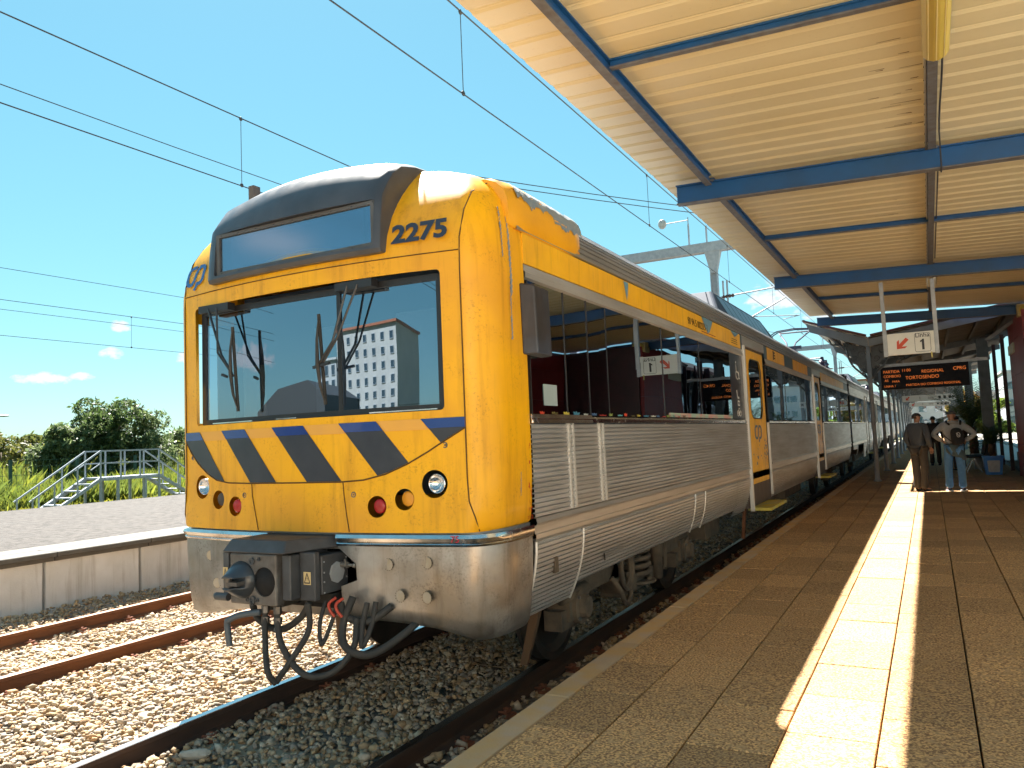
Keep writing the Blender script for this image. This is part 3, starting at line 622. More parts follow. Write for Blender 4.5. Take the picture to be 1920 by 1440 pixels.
# --- lettering
def on_skin(x, z, off=.005):
    e = .05; p = Vector((x, skin_y(x, z)-off, z)); dx = Vector((2*e, skin_y(x+e, z)-skin_y(x-e, z), 0)); dz = Vector((0, skin_y(x, z+.05)-skin_y(x, z-.05), .1)); return frame3(p, dx, dz)
text('fleet_number', '2275', .178, on_skin(.815, 3.212, .016), NUM, car, bold=.0065, sx=1.17)
def wrap_skin(o, off):   # press flat lettering onto the bowed skin
    r = Vector(car.location)
    for v in o.data.vertices:
        x, z = v.co.x+r.x, v.co.z+r.z; v.co.y = skin_y(x, z)-off-r.y
def cp_logo(b, put):   # two interlocked rounded letters drawn as strokes; put(u, v) -> point, u right, v up, height 1
    def stroke(pts, w, th=.12):
        pts = [Vector(p) for p in pts]; L, R = [], []
        for i, p in enumerate(pts):
            d = (pts[min(i+1, len(pts)-1)]-pts[max(i-1, 0)]).normalized(); nrm_ = Vector((-d.y, d.x)); L.append(p+nrm_*w/2); R.append(p-nrm_*w/2)
        for i in range(len(pts)-1):
            q = [L[i], L[i+1], R[i+1], R[i]]; b._add([put(a.x, a.y) for a in q], [(0, 1, 2, 3)])
    arc = lambda cx, cy, rx, ry, a0, a1, n=8: [(cx+rx*math.cos(math.radians(a0+(a1-a0)*k/n)), cy+ry*math.sin(math.radians(a0+(a1-a0)*k/n))) for k in range(n+1)]
    stroke([(.44, .86)]+arc(.26, .66, .18, .20, 90, 180)+arc(.26, .42, .18, .2, 180, 270)+[(.36, .22), (.46, .36), (.50, .6), (.52, .70)]+arc(.70, .68, .16, .18, 150, 90, 4), .13)
    stroke([(.56, .86), (.70, .86)]+arc(.72, .66, .18, .20, 90, 0)+arc(.72, .42, .18, .2, 0, -90)+[(.62, .22)], .13)
    stroke([(.64, .28), (.60, .12), (.52, .0)], .12)
b = MB(); cp_logo(b, lambda u, v: (-1.305+.27*u, skin_y(-1.305+.27*u, 3.16+.23*v)-.006, 3.16+.23*v)); b.build('operator_logo', mat('logo_blue', (.03, .12, .33), rough=.4), car)
# --- cheek fins running back along the roof edge (both sides)
for s in (1, -1):
    b = MB(); rings = []
    for y, k, dz0 in ((4.60, .80, 0), (4.70, .93, 0), (4.80, .985, 0), (4.9, 1.0, .01), (5.2, 1, .0), (5.5, 1., .0), (5.70, .97, .02), (5.82, .86, .04), (5.88, .62, .08)):
        drop = -.055
        pr = [(1.40, 3.285), (1.455, 3.275), (1.475, 3.30), (1.478, 3.38), (1.475, 3.48), (1.445, 3.57), (1.37, 3.645), (1.27, 3.69), (1.15, 3.70), (1.10, 3.55)]
        cx, cz = 1.36, 3.42
        rings.append([(s*(cx+(x-cx)*k), y, cz+(z-cz)*k-drop) for x, z in pr])
    b.loft(rings); b.build('cheek_fin', mat('chafed_yellow_paint', (.84, .40, .008), (.74, .34, .01), scale=3, rough=.38, speck=1., speckc=(.2, .1, .02), c3=(.68, .33, .02), coat=.2), car, smooth='auto')
    # paint rubbed through to the blue-grey primer, a ragged strip along the fin's shoulder
    b = MB(); ys = np.linspace(4.72, 5.84, 46)
    def sp(t, y):
        pr = [(1.478, 3.38), (1.475, 3.48), (1.445, 3.57), (1.37, 3.645), (1.27, 3.69)]; i = min(3, int(t*4)); f = t*4-i; return (s*(pr[i][0]*(1-f)+pr[i+1][0]*f+.0035), y, pr[i][1]*(1-f)+pr[i+1][1]*f+.055+.003)
    for i in range(len(ys)-1):
        lo = [.30+.22*noise.noise(Vector((ys[j]*7, s, 0)))+.1*noise.noise(Vector((ys[j]*31, s, 3)))-.12*(ys[j] > 5.3) for j in (i, i+1)]; hi = [.66+.2*noise.noise(Vector((ys[j]*9, s, 8)))+.05*noise.noise(Vector((ys[j]*40, s, 3))) for j in (i, i+1)]
        for k in range(3):
            b._add([sp(lo[0]+(hi[0]-lo[0])*k/3, ys[i]), sp(lo[1]+(hi[1]-lo[1])*k/3, ys[i+1]), sp(lo[1]+(hi[1]-lo[1])*(k+1)/3, ys[i+1]), sp(lo[0]+(hi[0]-lo[0])*(k+1)/3, ys[i])], [(0, 1, 2, 3)])
    b.build('paint_wear', mat('primer_grey', (.16, .22, .29), (.24, .27, .28), scale=9, rough=.7), car)
# chafed vertical streaks on the cheek
b = MB()
for z0, z1, y0, w in ((2.85, 3.4, 4.60, .012), (2.55, 2.95, 4.585, .008), (3.1, 3.45, 4.50, .006), (1.50, 1.66, 4.63, .004)):
    n = 14
    for k in range(n):
        za, zb = z0+(z1-z0)*k/n, z0+(z1-z0)*(k+1)/n; wa = w*(.4+abs(noise.noise(Vector((za*30, y0*9, 1))))*2); wb = w*(.4+abs(noise.noise(Vector((zb*30, y0*9, 1))))*2)
        X = lambda z: float(np.interp(z, [l[0] for l in levels], [l[1] for l in levels]))+.0025
        b._add([(X(za), y0-wa, za), (X(za), y0+wa, za), (X(zb), y0+wb+.01, zb), (X(zb), y0-wb+.01, zb)], [(0, 1, 2, 3)])
b.build('paint_wear', MATS['primer_grey'], car)
b = MB()
for k in range(26):
    z = 1.33+.5*rng.random()**2.2; y = 4.775-.12*rng.random()*(1.9-z); h = .008+.03*rng.random(); w = .002+.004*rng.random()
    b._add([(1.4545, y-w, z), (1.4545, y+w, z+.004), (1.4545, y+w*.6, z+h), (1.4545, y-w, z+h*.8)], [(0, 1, 2, 3)])
b.build('red_scratches', mat('red_scrape', (.50, .05, .02), rough=.6), car)
# --- mirror box on the cheek
b = MB(); b.hexa([(1.45, 4.735, 2.46), (1.56, 4.76, 2.46), (1.56, 4.99, 2.455), (1.45, 5.02, 2.455), (1.45, 4.72, 2.96), (1.555, 4.75, 2.94), (1.555, 4.98, 2.93), (1.45, 5.02, 2.96)]); o = b.build('mirror_box', mat('mirror_housing', (.020, .017, .018), (.035, .03, .032), scale=5, rough=.5, c3=(.05, .08, .13)), car)
md = o.modifiers.new('v', 'BEVEL'); md.width = .012; md.segments = 2; bake(o)

# --- bumper
def bring(z, w, fwd, r=.2): return [(x, y, z) for x, y in outline(2.0, w, 4.78, r=r, fwd=fwd)]
b = MB(); b.loft([bring(z, w, f) for z, w, f in ((.60, 1.34, .13), (.615, 1.365, .07), (.66, 1.395, .03), (.76, 1.415, .012), (.90, 1.43, .004), (1.05, 1.44, .002), (1.15, 1.445, 0), (1.215, 1.445, 0))]); bp = b.build('bumper', BUMP, car, smooth='auto')
b = MB(); P = [(-.40, 1.3), (.33, 1.3), (.33, 1.205), (.355, 1.185), (.47, 1.10), (.475, .99), (.345, .945), (.345, .5), (-.42, .5), (-.42, 1.0)]; b.prism(P, lambda x, z, d: (x, d, z), 3.8, 4.62); boolean(bp, b.build('cut', BUMP))
# arch the lower edge up between the corners
me = bp.data; off = car.location
for v in me.vertices:
    X, Z = v.co.x+off.x, v.co.z+off.z
    if Z < .95: v.co.z += (.95-Z)/.35*.115*max(0, 1-(abs(X)/1.28)**4)
    # dents near the right corner
    for dx, dz, r, a in ((.95, .80, .22, .03), (1.2, .72, .12, .02), (.6, .78, .15, .012)): v.co.y += a*math.exp(-((X-dx)**2+(Z-dz)**2)/r**2) if v.co.y+off.y < 4.4 else 0
try: me.set_sharp_from_angle(angle=math.radians(40))
except Exception: pass
b = MB()
for z0, z1, f, w in ((1.217, 1.243, -.004, 1.452), (1.246, 1.292, -.016, 1.462)):
    A = bring(z0, w, f); Bq = bring(z1, w, f)
    b.loft([A, [(x*1.004, y-.008, (z0+z1)/2) for x, y, _ in A], Bq])
tr = b.build('bumper_trim', TRIM, car, smooth='auto')
b = MB(); b.box(-.30, .325, 3.9, 4.6, 1.19, 1.30); boolean(tr, b.build('cut', TRIM))
b = MB(); b.loft([bring(z, 1.43, .03) for z in (1.19, 1.308)]); b.build('sill_beam', mat('dull_sill', (.25, .26, .27), (.17, .16, .15), scale=4, rough=.5, metal=.6), car, smooth='auto')
b = MB(); b.box(-.9, .9, 4.62, 4.66, .66, 1.2); b.build('headstock', BLACK, car)
for x, z in ((.72, 1.10), (1.0, 1.115), (.80, .90), (.99, .895), (-.98, 1.10), (-.9, .9)):
    b = MB(); y = skin_y(x, 2.)+.0015; b.lathe((x, y, z), (.156*x*-1, -1, 0), [(0, .037), (.0006, .0365), (.0006, 0)], 22); o = b.build('patch_disc', mat('patch_metal', (.42, .33, .22), (.50, .44, .36), scale=8, rough=.5, metal=.5), car)
    b = MB(); b.mi = 0
    for k in range(14):
        a = 2*PI*k/14; b.lathe((x+.039*math.cos(a), y-.001, z+.039*math.sin(a)), (0, -1, 0), [(0, .0032), (.0008, .003), (.0008, 0)], 5)
    b.build('spot_weld', DUSTY, o)
text('chalk_number', '75', .062, frame3((1.18, skin_y(1.18, 2.)-.032, 1.246), (1, .30, 0), (0, 0, 1)), mat('red_chalk', (.55, .03, .05), rough=.8), car, bold=-.0006)

# --- coupler
cy = 3.74
b = MB(); b.box(-.315, .105, cy, cy+.08, .865, 1.20); fp = b.build('coupler_face', COUPF, car); md = fp.modifiers.new('v', 'BEVEL'); md.width = .012; md.segments = 2; bake(fp)
c = MB(); c.lathe((.0, cy-.05, 1.02), (0, 1, 0), [(0, .098), (.2, .085)], 28); boolean(fp, c.build('cut', RUB))
b = MB(); b.sm = True; b.lathe((-.205, cy+.01, 1.025), (0, -1, 0), [(0, .125), (.02, .122), (.07, .095), (.12, .06), (.145, .05), (.15, .0)], 28); cn = b.build('coupler_cone', mat('greased_grey', (.045, .055, .07), (.07, .075, .08), scale=6, rough=.28, metal=.3), car)
c = MB(); c.box(-.30, -.10, cy-.20, cy-.055, .99, 1.055); boolean(cn, c.build('cut', BLACK))
b = MB(); b.lathe((-.235, cy-.09, .985), (0, 0, 1), [(0, .026), (.075, .026)], 14); b.box(-.21, -.12, cy-.12, cy-.03, 1.005, 1.03); b.build('coupling_hook', COUPF, cn)
b = MB(); b.lathe((.0, cy+.01, 1.02), (0, 1, 0), [(0, .094), (.16, .07), (.165, 0)], 28); b.build('coupler_funnel', BLACK, car, smooth=True)
b = MB(); b.box(-.085, .085, cy+.05, cy+.075, 1.012, 1.03); b.lathe((.015, cy+.04, .985), (0, 0, 1), [(0, .02), (.07, .02)], 10); b.build('coupling_link', COUPF, car)
b = MB(); b.sm = True; b.ball((0, cy+.1, .965), (.07, .05, .035), 14, 8); b.build('funnel_lip', mat('greased_blue', (.02, .045, .09), rough=.3), car)
for x, z, r in ((-.105, 1.15, .024), (-.105, .90, .026), (-.04, 1.165, .012), (-.15, .90, .012), (-.06, .90, .012), (-.105, .873, .013)):
    b = MB(); b.lathe((x, cy, z), (0, -1, 0), [(0, r), (.012, r), (.012, r*.6), (.005, r*.5), (.005, 0)], 14); b.build('bolt', COUP, car)
b = MB(); b.hexa([(-.37, cy-.02, 1.205), (.19, cy-.02, 1.205), (.34, cy+.42, 1.205), (-.37, cy+.42, 1.205), (-.335, cy+.03, 1.285), (.165, cy+.03, 1.285), (.31, cy+.42, 1.285), (-.33, cy+.42, 1.285)]); o = b.build('coupler_cover', COUP, car); md = o.modifiers.new('v', 'BEVEL'); md.width = .008; bake(o)
b = MB(); b.box(-.375, -.325, cy+.0, cy+.2, .93, 1.20); o = b.build('left_cable_box', COUP, car)
def warning(parent, org, dx, dz, w=.062, h=.082):
    org, dx, dz = Vector(org), Vector(dx).normalized(), Vector(dz).normalized(); n = dx.cross(dz)
    P = lambda u, v, o: org+dx*u*w+dz*v*h+n*o
    b = MB(); b._add([P(-.5, -.5, .002), P(.5, -.5, .002), P(.5, .5, .002), P(-.5, .5, .002)], [(0, 1, 2, 3)]); s = b.build('warning_label', mat('label_yellow', (.60, .45, .22), rough=.6), parent)
    b = MB(); T = [Vector((-.38, -.36)), Vector((.38, -.36)), Vector((0, .40))]
    for i in range(3):
        a, c = T[i], T[(i+1) % 3]; d = (c-a).normalized(); m_ = Vector((-d.y, d.x))*.05
        b._add([P(*(a-m_), .0035), P(*(c-m_), .0035), P(*(c+m_), .0035), P(*(a+m_), .0035)], [(0, 1, 2, 3)])
    z = [(.04, .2), (-.07, -.06), (.01, -.04), (-.04, -.26), (.09, .02), (.0, .0)]
    b._add([P(u, v, .0035) for u, v in z], [tuple(range(6))]); b.build('lightning_sign', INK, parent)
warning(o, (-.352, cy-.003, 1.06), (1, 0, 0), (0, 0, 1), .045, .085)
b = MB(); b.tube([(-.47, cy+.02, .905), (-.44, cy+.0, .905), (-.33, cy+.0, .905)], [.022, .026, .026], 10); b.build('uncoupling_lever', COUP, car)
b = MB(); b.box(.195, .325, cy+.12, cy+.17, .89, 1.20); b.box(.2, .33, cy+.18, cy+.44, .92, 1.17); b.box(.115, .19, cy+.04, cy+.40, .9, 1.19); o = b.build('electric_coupler_box', COUP, car); md = o.modifiers.new('v', 'BEVEL'); md.width = .006; bake(o)
warning(o, (.262, cy+.118, 1.035), (1, 0, 0), (0, 0, 1))
b = MB()
for z in (.93, 1.0, 1.06, 1.13):
    for y in (cy+.20, cy+.42): b.lathe((.33, y, z), (1, 0, 0), [(0, .006), (.005, .005), (.005, 0)], 6)
b.lathe((.33, cy+.32, 1.045), (1, 0, 0), [(0, .07), (.012, .07), (.012, 0)], 8)
b.build('bolt', GALV, o)
b = MB(); b.tube([(.34, cy+.36, 1.09), (.40, cy+.36, 1.09)], .02, 8); b.tube([(.39, cy+.36, 1.09), (.44, cy+.37, 1.085)], .010, 8); b.ball((.445, cy+.37, 1.085), .018, 8, 6); b.tube([(.385, cy+.35, 1.09), (.39, cy+.34, 1.13)], .009, 6); b.build('hose_tap', mat('dull_tap', (.20, .19, .17), rough=.5, metal=.6), car)
b = MB(); b.tube([(-.1, cy+.1, 1.02), (-.1, 4.7, 1.02)], .085, 14); b.box(-.3, .3, cy+.3, 4.6, .84, .90); b.build('draft_gear', RUB, car)
# hoses
def bez(p, n=14):
    p = [Vector(q) for q in p]; out = []
    P = [p[0]]+p+[p[-1]]
    for i in range(1, len(P)-2):
        for k in range(n):
            t = k/n; out.append(.5*((2*P[i])+(-P[i-1]+P[i+1])*t+(2*P[i-1]-5*P[i]+4*P[i+1]-P[i+2])*t*t+(-P[i-1]+3*P[i]-3*P[i+1]+P[i+2])*t**3))
    return out+[p[-1]]
hoses = [([(-.05, cy+.06, .87), (-.05, cy+.05, .72), (.0, cy-.0, .47), (.10, cy-.08, .22), (.14, cy-.05, .09)], .017), ([(.06, cy+.06, .87), (.06, cy+.05, .70), (.13, cy+.02, .44), (.32, cy+.0, .20), (.48, cy+.08, .20), (.56, cy+.2, .42), (.54, cy+.26, .70)], .018),
         ([(.28, cy+.1, .88), (.28, cy+.1, .60), (.22, cy, .32), (.13, cy-.04, .10)], .017), ([(-.26, cy+.14, .84), (-.22, cy+.14, .68), (-.10, cy+.14, .57), (.04, cy+.14, .58), (.17, cy+.16, .72), (.24, cy+.16, .88)], .020),
         ([(.50, cy+.28, .90), (.46, cy+.22, .62), (.52, cy+.18, .42), (.68, cy+.22, .36), (.82, cy+.38, .52), (.90, cy+.6, .74)], .022), ([(.34, cy+.2, .88), (.33, cy+.15, .66), (.37, cy+.12, .46), (.40, cy+.18, .66), (.41, cy+.24, .88)], .012),
         ([(.60, cy+.3, .86), (.585, cy+.26, .6), (.60, cy+.24, .42), (.63, cy+.3, .62), (.64, cy+.34, .86)], .016), ([(.42, cy+.25, .86), (.46, cy+.25, .72), (.60, cy+.3, .66), (.72, cy+.4, .80)], .022)]
for p, r in hoses: p = [(x, y, z if z > .87 else .87-(.87-z)*.60) for x, y, z in p]; b = MB(); b.sm = True; b.tube(bez(p), r*1.15, 9); b.build('brake_hose', RUB, car)
for x in (-.05, .06):
    b = MB()
    for z in (.83, .76): b.tube([(x, cy+.055, z+.025), (x, cy+.053, z-.02)], .027, 6)
    b.tube([(x, cy+.05, .72), (x, cy+.045, .70)], .023, 10); b.build('hose_union', COUPF, car)
b = MB(); b.sm = True; b.tube(bez([(-.06, cy+.02, .82), (-.2, cy-.02, .80), (-.27, cy-.05, .77), (-.29, cy-.05, .74), (-.27, cy-.05, .60)]), .021, 10); b.build('hanging_hose', mat('grey_hose', (.07, .085, .10), rough=.5), car)
for dx in (0, .06): b = MB(); b.sm = True; b.tube(bez([(.41+dx, cy+.22, .90), (.385+dx, cy+.18, .87), (.40+dx, cy+.17, .83), (.43+dx, cy+.18, .79)]), .010, 8); b.build('red_hose_handle', mat('red_rubber', (.45, .05, .02), rough=.5), car)

# ------------------------------------------------------------------ car bodies
RIBP = .034
def ribs(x_fn, z0, z1, pitch=RIBP, d=.017):
    out = []; z = z0
    while z+pitch <= z1+1e-6:
        for f, k in ((0, 0), (.10, 1), (.72, 1), (.80, 0)): zz = z+pitch*f; out.append((x_fn(zz)+d*k-.004, zz))
        z += pitch
    out.append((x_fn(z), z)); return out
def extrude(b, prof, y0, y1):
    n = len(prof); b._add([(x, y0, z) for x, z in prof]+[(x, y1, z) for x, z in prof], [(i, i+1, n+i+1, n+i) for i in range(n-1)])
skx = lambda z: 1.452-.55*max(0, 1.16-z)**2*.9-.012*(1.2-z)
def roof_profile():
    base = [(1.452, 3.335), (1.448, 3.44), (1.395, 3.545), (1.30, 3.64), (1.17, 3.72), (1.0, 3.79), (.8, 3.855), (.5, 3.89), (0, 3.905)]
    P = [Vector(p) for p in base]; L = [0]
    for a, c in zip(P, P[1:]): L.append(L[-1]+(c-a).length)
    out = []; t = 0
    def at(t):
        i = max(j for j in range(len(L)) if L[j] <= t+1e-9); i = min(i, len(P)-2); f = (t-L[i])/(L[i+1]-L[i]); p = P[i].lerp(P[i+1], f); d = (P[i+1]-P[i]).normalized(); return p, Vector((d.y, -d.x))
    while t < L[-1]-.05:
        for f, k in ((0, 0), (.10, 1), (.55, 1), (.65, 0)): p, nn = at(t+.045*f); q = p+nn*(.014*k if t < 1.0 else 0); out.append((q.x, q.y))
        t += .045
    out.append((0, 3.905)); return out
RP = roof_profile()
def make_body(root, y0, y1, bays, yellow, cabend):
    """bays = door openings (ya, yb); between them the sides are fluted panels, glazing and a cant rail"""
    solid = []; y = y0
    for a, c in bays: solid.append((y, a)); y = c
    solid.append((y, y1))
    for s in (1, -1):
        F = (lambda P: P) if s > 0 else (lambda P: [(-x, z) for x, z in P])
        for (a, c) in solid:
            b = MB(); extrude(b, F(ribs(lambda z: 1.448, 1.335, 1.985)), a, c); b.build('fluted_panel', STEEL, root)
            b = MB(); extrude(b, F([(1.44, 1.985), (1.468, 1.99), (1.470, 2.02), (1.455, 2.035), (1.42, 2.045)]), a, c); b.build('sill_rail', TRIM, root)
            b = MB(); extrude(b, F([(1.44, 3.00), (1.462, 3.012), (1.462, 3.05), (1.452, 3.06), (1.452, 3.105), (1.44, 3.11)]), a, c); b.build('cant_rail', STEEL, root)
            b = MB(); extrude(b, F([(1.44, 1.335), (1.466, 1.33), (1.474, 1.30), (1.466, 1.285), (1.452, 1.28), (1.452, 1.225), (1.462, 1.22), (1.462, 1.19), (1.445, 1.165)]), a, c); b.build('waist_rail', mat('waist_steel', (.62, .58, .53), (.48, .44, .39), scale=5, rough=.36, metal=.65, aniso=(1, .2, 4)), root)
        b = MB(); extrude(b, F(RP), y0 if not cabend else 4.70, y1); b.build('roof', STEELR, root)
        # door head panel
        for a, c in bays:
            b = MB(); b.box(*sorted((s*1.34, s*1.449)), a, c, 3.19, 3.335); b.build('door_header', STEEL, root)
    # skirts
    segs = []
    if cabend: segs = [(4.80, 5.62, .63), (5.62, 8.9, .735), (8.9, 9.35, .735), (9.35, 11.15, .735), (11.15, bays[0][0], .66), (bays[0][1], bays[1][0], .70), (bays[1][1], y1-.25, .74)]
    else: segs = [(y0+.1, y0+1.9, 1.02), (y0+1.9, y0+2.2, .78), (y0+5, bays[0][0], .72), (bays[0][1], bays[1][0], .72), (bays[1][1], y1-5, .72), (y1-4.6, y1-.2, 1.0)]
    for s in (1, -1):
        for a, c, zb in segs:
            if c <= a: continue
            P = [p for p in ribs(skx, .634, 1.185, .0325, .014) if p[1] >= zb]
            P = P+[(skx(1.19)-.02, 1.19)]
            if s < 0: P = [(-x, z) for x, z in P]
            b = MB(); extrude(b, P, a+.006, c-.006); b.build('skirt_panel', STEEL, root)
        if cabend and s > 0:
            for yy, z0 in ((4.80, .63), (5.62, .63), (8.9, .735), (9.35, .735)):
                b = MB(); b.tube([(skx(z)+.008, yy, z) for z in np.linspace(z0, 1.17, 9)], .011, 6); b.build('skirt_joint', PALEAL, root)
            b = MB(); b.box(1.38, 1.452, 5.1, 5.16, .91, 1.02); b.build('skirt_latch', DUSTY, root)
            b = MB(); b.hexa([(1.425, 6.1, .865), (1.4255, 6.1, .865), (1.4255, 6.55, .865), (1.425, 6.55, .865), (1.437, 6.1, .905), (1.4475, 6.1, .905), (1.4475, 6.55, .905), (1.437, 6.55, .905)]); b.build('blank_plate', STEEL, root)
            b = MB(); b.box(1.435, 1.440, 6.08, 6.1, .85, .91); b.build('slot', BLACK, root)
            for yy in (5.42, 5.50, 6.05, 6.13): b = MB(); b.box(1.448, 1.472, yy-.0125, yy+.0125, 1.345, 1.985) if yy < 6 else b.box(1.448, 1.472, yy-.0125, yy+.0125, 1.345, 1.985); b.build('panel_joint_strip', PALEAL, root)
            b = MB(); b.box(1.449, 1.4535, 5.52, 6.04, 1.36, 1.97); b.build('access_panel', mat('matt_steel_panel', (.46, .45, .43), (.30, .29, .27), scale=5, rough=.5, metal=.8, aniso=(1, .4, 4)), root)
            b = MB(); b.hexa([(1.45, 4.81, 1.985), (1.475, 4.81, 1.985), (1.475, 5.9, 1.985), (1.45, 5.9, 1.985), (1.45, 4.81, 2.05), (1.462, 4.81, 2.05), (1.462, 5.9, 2.05), (1.45, 5.9, 2.05)]); b.build('sill_cover', TRIM, root)
    # dark glazed band, panes and pillars
    for s in (1, -1):
        for (a, c) in solid:
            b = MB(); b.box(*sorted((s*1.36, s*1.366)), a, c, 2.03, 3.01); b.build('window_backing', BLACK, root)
            if c-a < 1.2: continue
            joints = [4.86, 5.47, 5.93, 6.36, 7.98, 9.49, 11.18] if (cabend and a < 6) else list(np.linspace(a+.08, c-.08, max(3, int((c-a)/1.55)+1)))
            if cabend and a < 6: joints.append(c-.05)
            for j0, j1 in zip(joints, joints[1:]):
                if cabend and s > 0 and abs(j1-c+.05) < .01 and a < 6:
                    b = MB(); b.box(1.437, 1.4425, j0+.008, j1, 2.05, 3.0); o = b.build('information_panel', mat('black_info_panel', (.014, .012, .018), rough=.3), root); info_panel(o, j0, j1); continue
                sh_ = .0015*math.sin(j0*5+s)
                b = MB(); b._add([(s*(1.442+sh_), j0+.008, 2.046), (s*(1.442-sh_), j1-.008, 2.046), (s*(1.440-sh_), j1-.008, 3.004), (s*(1.440+sh_*2), j0+.008, 3.004)], [(0, 1, 2, 3)])
                pn = b.build('window_pane', SIDEG, root)
            b = MB()
            for j in joints: b.box(*sorted((s*1.425, s*1.4445)), j-.008, j+.008, 2.04, 3.006)
            tag(b.build('window_joints', FRAME, root), kind='stuff')
        # saloon: seat rows and grab poles behind the glass (right side only)
    for k in range(int((y1-y0-1)/1.6)):
        yy = y0+1.2+k*1.6
        if cabend and yy < 5.6: continue
        for x in (1.02, -1.02):
            b = MB(); b.hexa([(x-.28, yy, 1.55), (x+.28, yy, 1.55), (x+.28, yy+.1, 1.55), (x-.28, yy+.1, 1.55), (x-.26, yy+.12, 2.35), (x+.26, yy+.12, 2.35), (x+.26, yy+.2, 2.33), (x-.26, yy+.2, 2.33)]); b.build('seat_back', mat('seat_cloth', (.03, .06, .14), rough=.9), root)
    b = MB(); b.box(-1.43, 1.43, y0+(.9 if cabend else .05), y1-.05, 1.12, 1.22); b.build('floor', BLACK, root)
    b = MB()
    for x in (-.45, .45): b.box(x-.06, x+.06, y0+2, y1-1, 3.28, 3.31)
    tag(b.build('ceiling_light_strips', mat('light_cover', (.5, .5, .45), rough=.5), root), kind='stuff')
    b = MB(); b.box(-1.40, 1.40, y1-.05, y1, 1.0, 3.7); b.box(-1.40, 1.40, y0, y0+.04, 1.0, 3.7) if not cabend else None; tag(b.build('end_wall', mat('end_wall_brown', (.05, .03, .028), rough=.7), root), kind=None)
    if yellow:
        for s in (1, -1):
            for i, (a, c) in enumerate(solid):
                parts_ = [(a, c-.12)] if i == 0 else ([(a+.25, a+2.1), (a+3.2, c-.75)] if i == 1 else [(a+.1, c-1.4)])
                for (p, q) in parts_:
                    b = MB(); b.box(*sorted((s*1.440, s*1.4535)), p, q, 3.112, 3.328); b.build('yellow_band', YEL2, root)
                for (p, q) in ([(c-.12, c)] if i == 0 else ([(a, a+.25), (a+2.1, a+3.2), (c-.75, c)] if i == 1 else [(c-1.4, c)])):
                    b = MB(); b.box(*sorted((s*1.440, s*1.4525)), p, q, 3.112, 3.328); b.build('band_end', mat('blue_grey_band', (.045, .09, .13), (.07, .12, .16), scale=5, rough=.5), root)
    else:
        for s in (1, -1):
            for (a, c) in solid: b = MB(); b.box(*sorted((s*1.440, s*1.4525)), a, c, 3.112, 3.328); b.build('steel_band', STEEL, root)
    # doors
    for a, c in bays:
        for s in (1, -1): door(root, a, c, s, yellow)
def info_panel(o, j0, j1):
    Wm = mat('white_print', (.75, .75, .75), rough=.5); yc = j0+(j1-j0)*.52; x = 1.4465
    def put(pts, w=.012, close=False):
        b = MB(); P = pts+[pts[0]] if close else pts
        for a, c in zip(P, P[1:]): b.bar((x, yc+a[0], a[1]), (x, yc+c[0], c[1]), w, .002, up=(1, 0, 0))
        return b
    k = 1.6
    circ = lambda cy_, cz, r, n=14, a0=0, a1=360: [(cy_+k*r*math.cos(math.radians(a0+(a1-a0)*i/n)), cz+r*math.sin(math.radians(a0+(a1-a0)*i/n))) for i in range(n+1)]
    z = 2.74; b = put(circ(.02, z-.04, .065, 14, 110, 400)); b.lathe((x, yc-.03*k, z+.14), (1, 0, 0), [(0, .018), (.002, .018)], 10); b2 = put([(-.03*k, z+.11), (-.02*k, z+.0), (.05*k, z+.0), (.08*k, z-.09), (.11*k, z-.09)], .016); b.v, b.f, b.m, b.smf = b.v, b.f, b.m, b.smf
    o1 = b.build('wheelchair_sign', Wm, o); b2.build('wheelchair_sign', Wm, o)
    z = 2.40; b = put([(-.06*k, z+.07), (-.03*k, z-.04), (.03*k, z-.04)], .03); b.build('priority_seat_sign', Wm, o); b = put([(-.03*k, z-.09), (.04*k, z-.09), (.04*k, z-.15), (-.03*k, z-.15)], .012, True); b.build('priority_seat_sign', Wm, o)
    z = 2.15
    for d in (-.045, .045): b = put(circ(d*k, z-.02, .04, 12)); b.build('bicycle_sign', Wm, o)
    b = put([(-.045*k, z-.02), (-.015*k, z+.05), (.03*k, z+.05), (.045*k, z-.02)], .010); b.build('bicycle_sign', Wm, o)
def rr(y0, y1, z0, z1, r, n=6): return rrect(y0, y1, z0, z1, r, n)
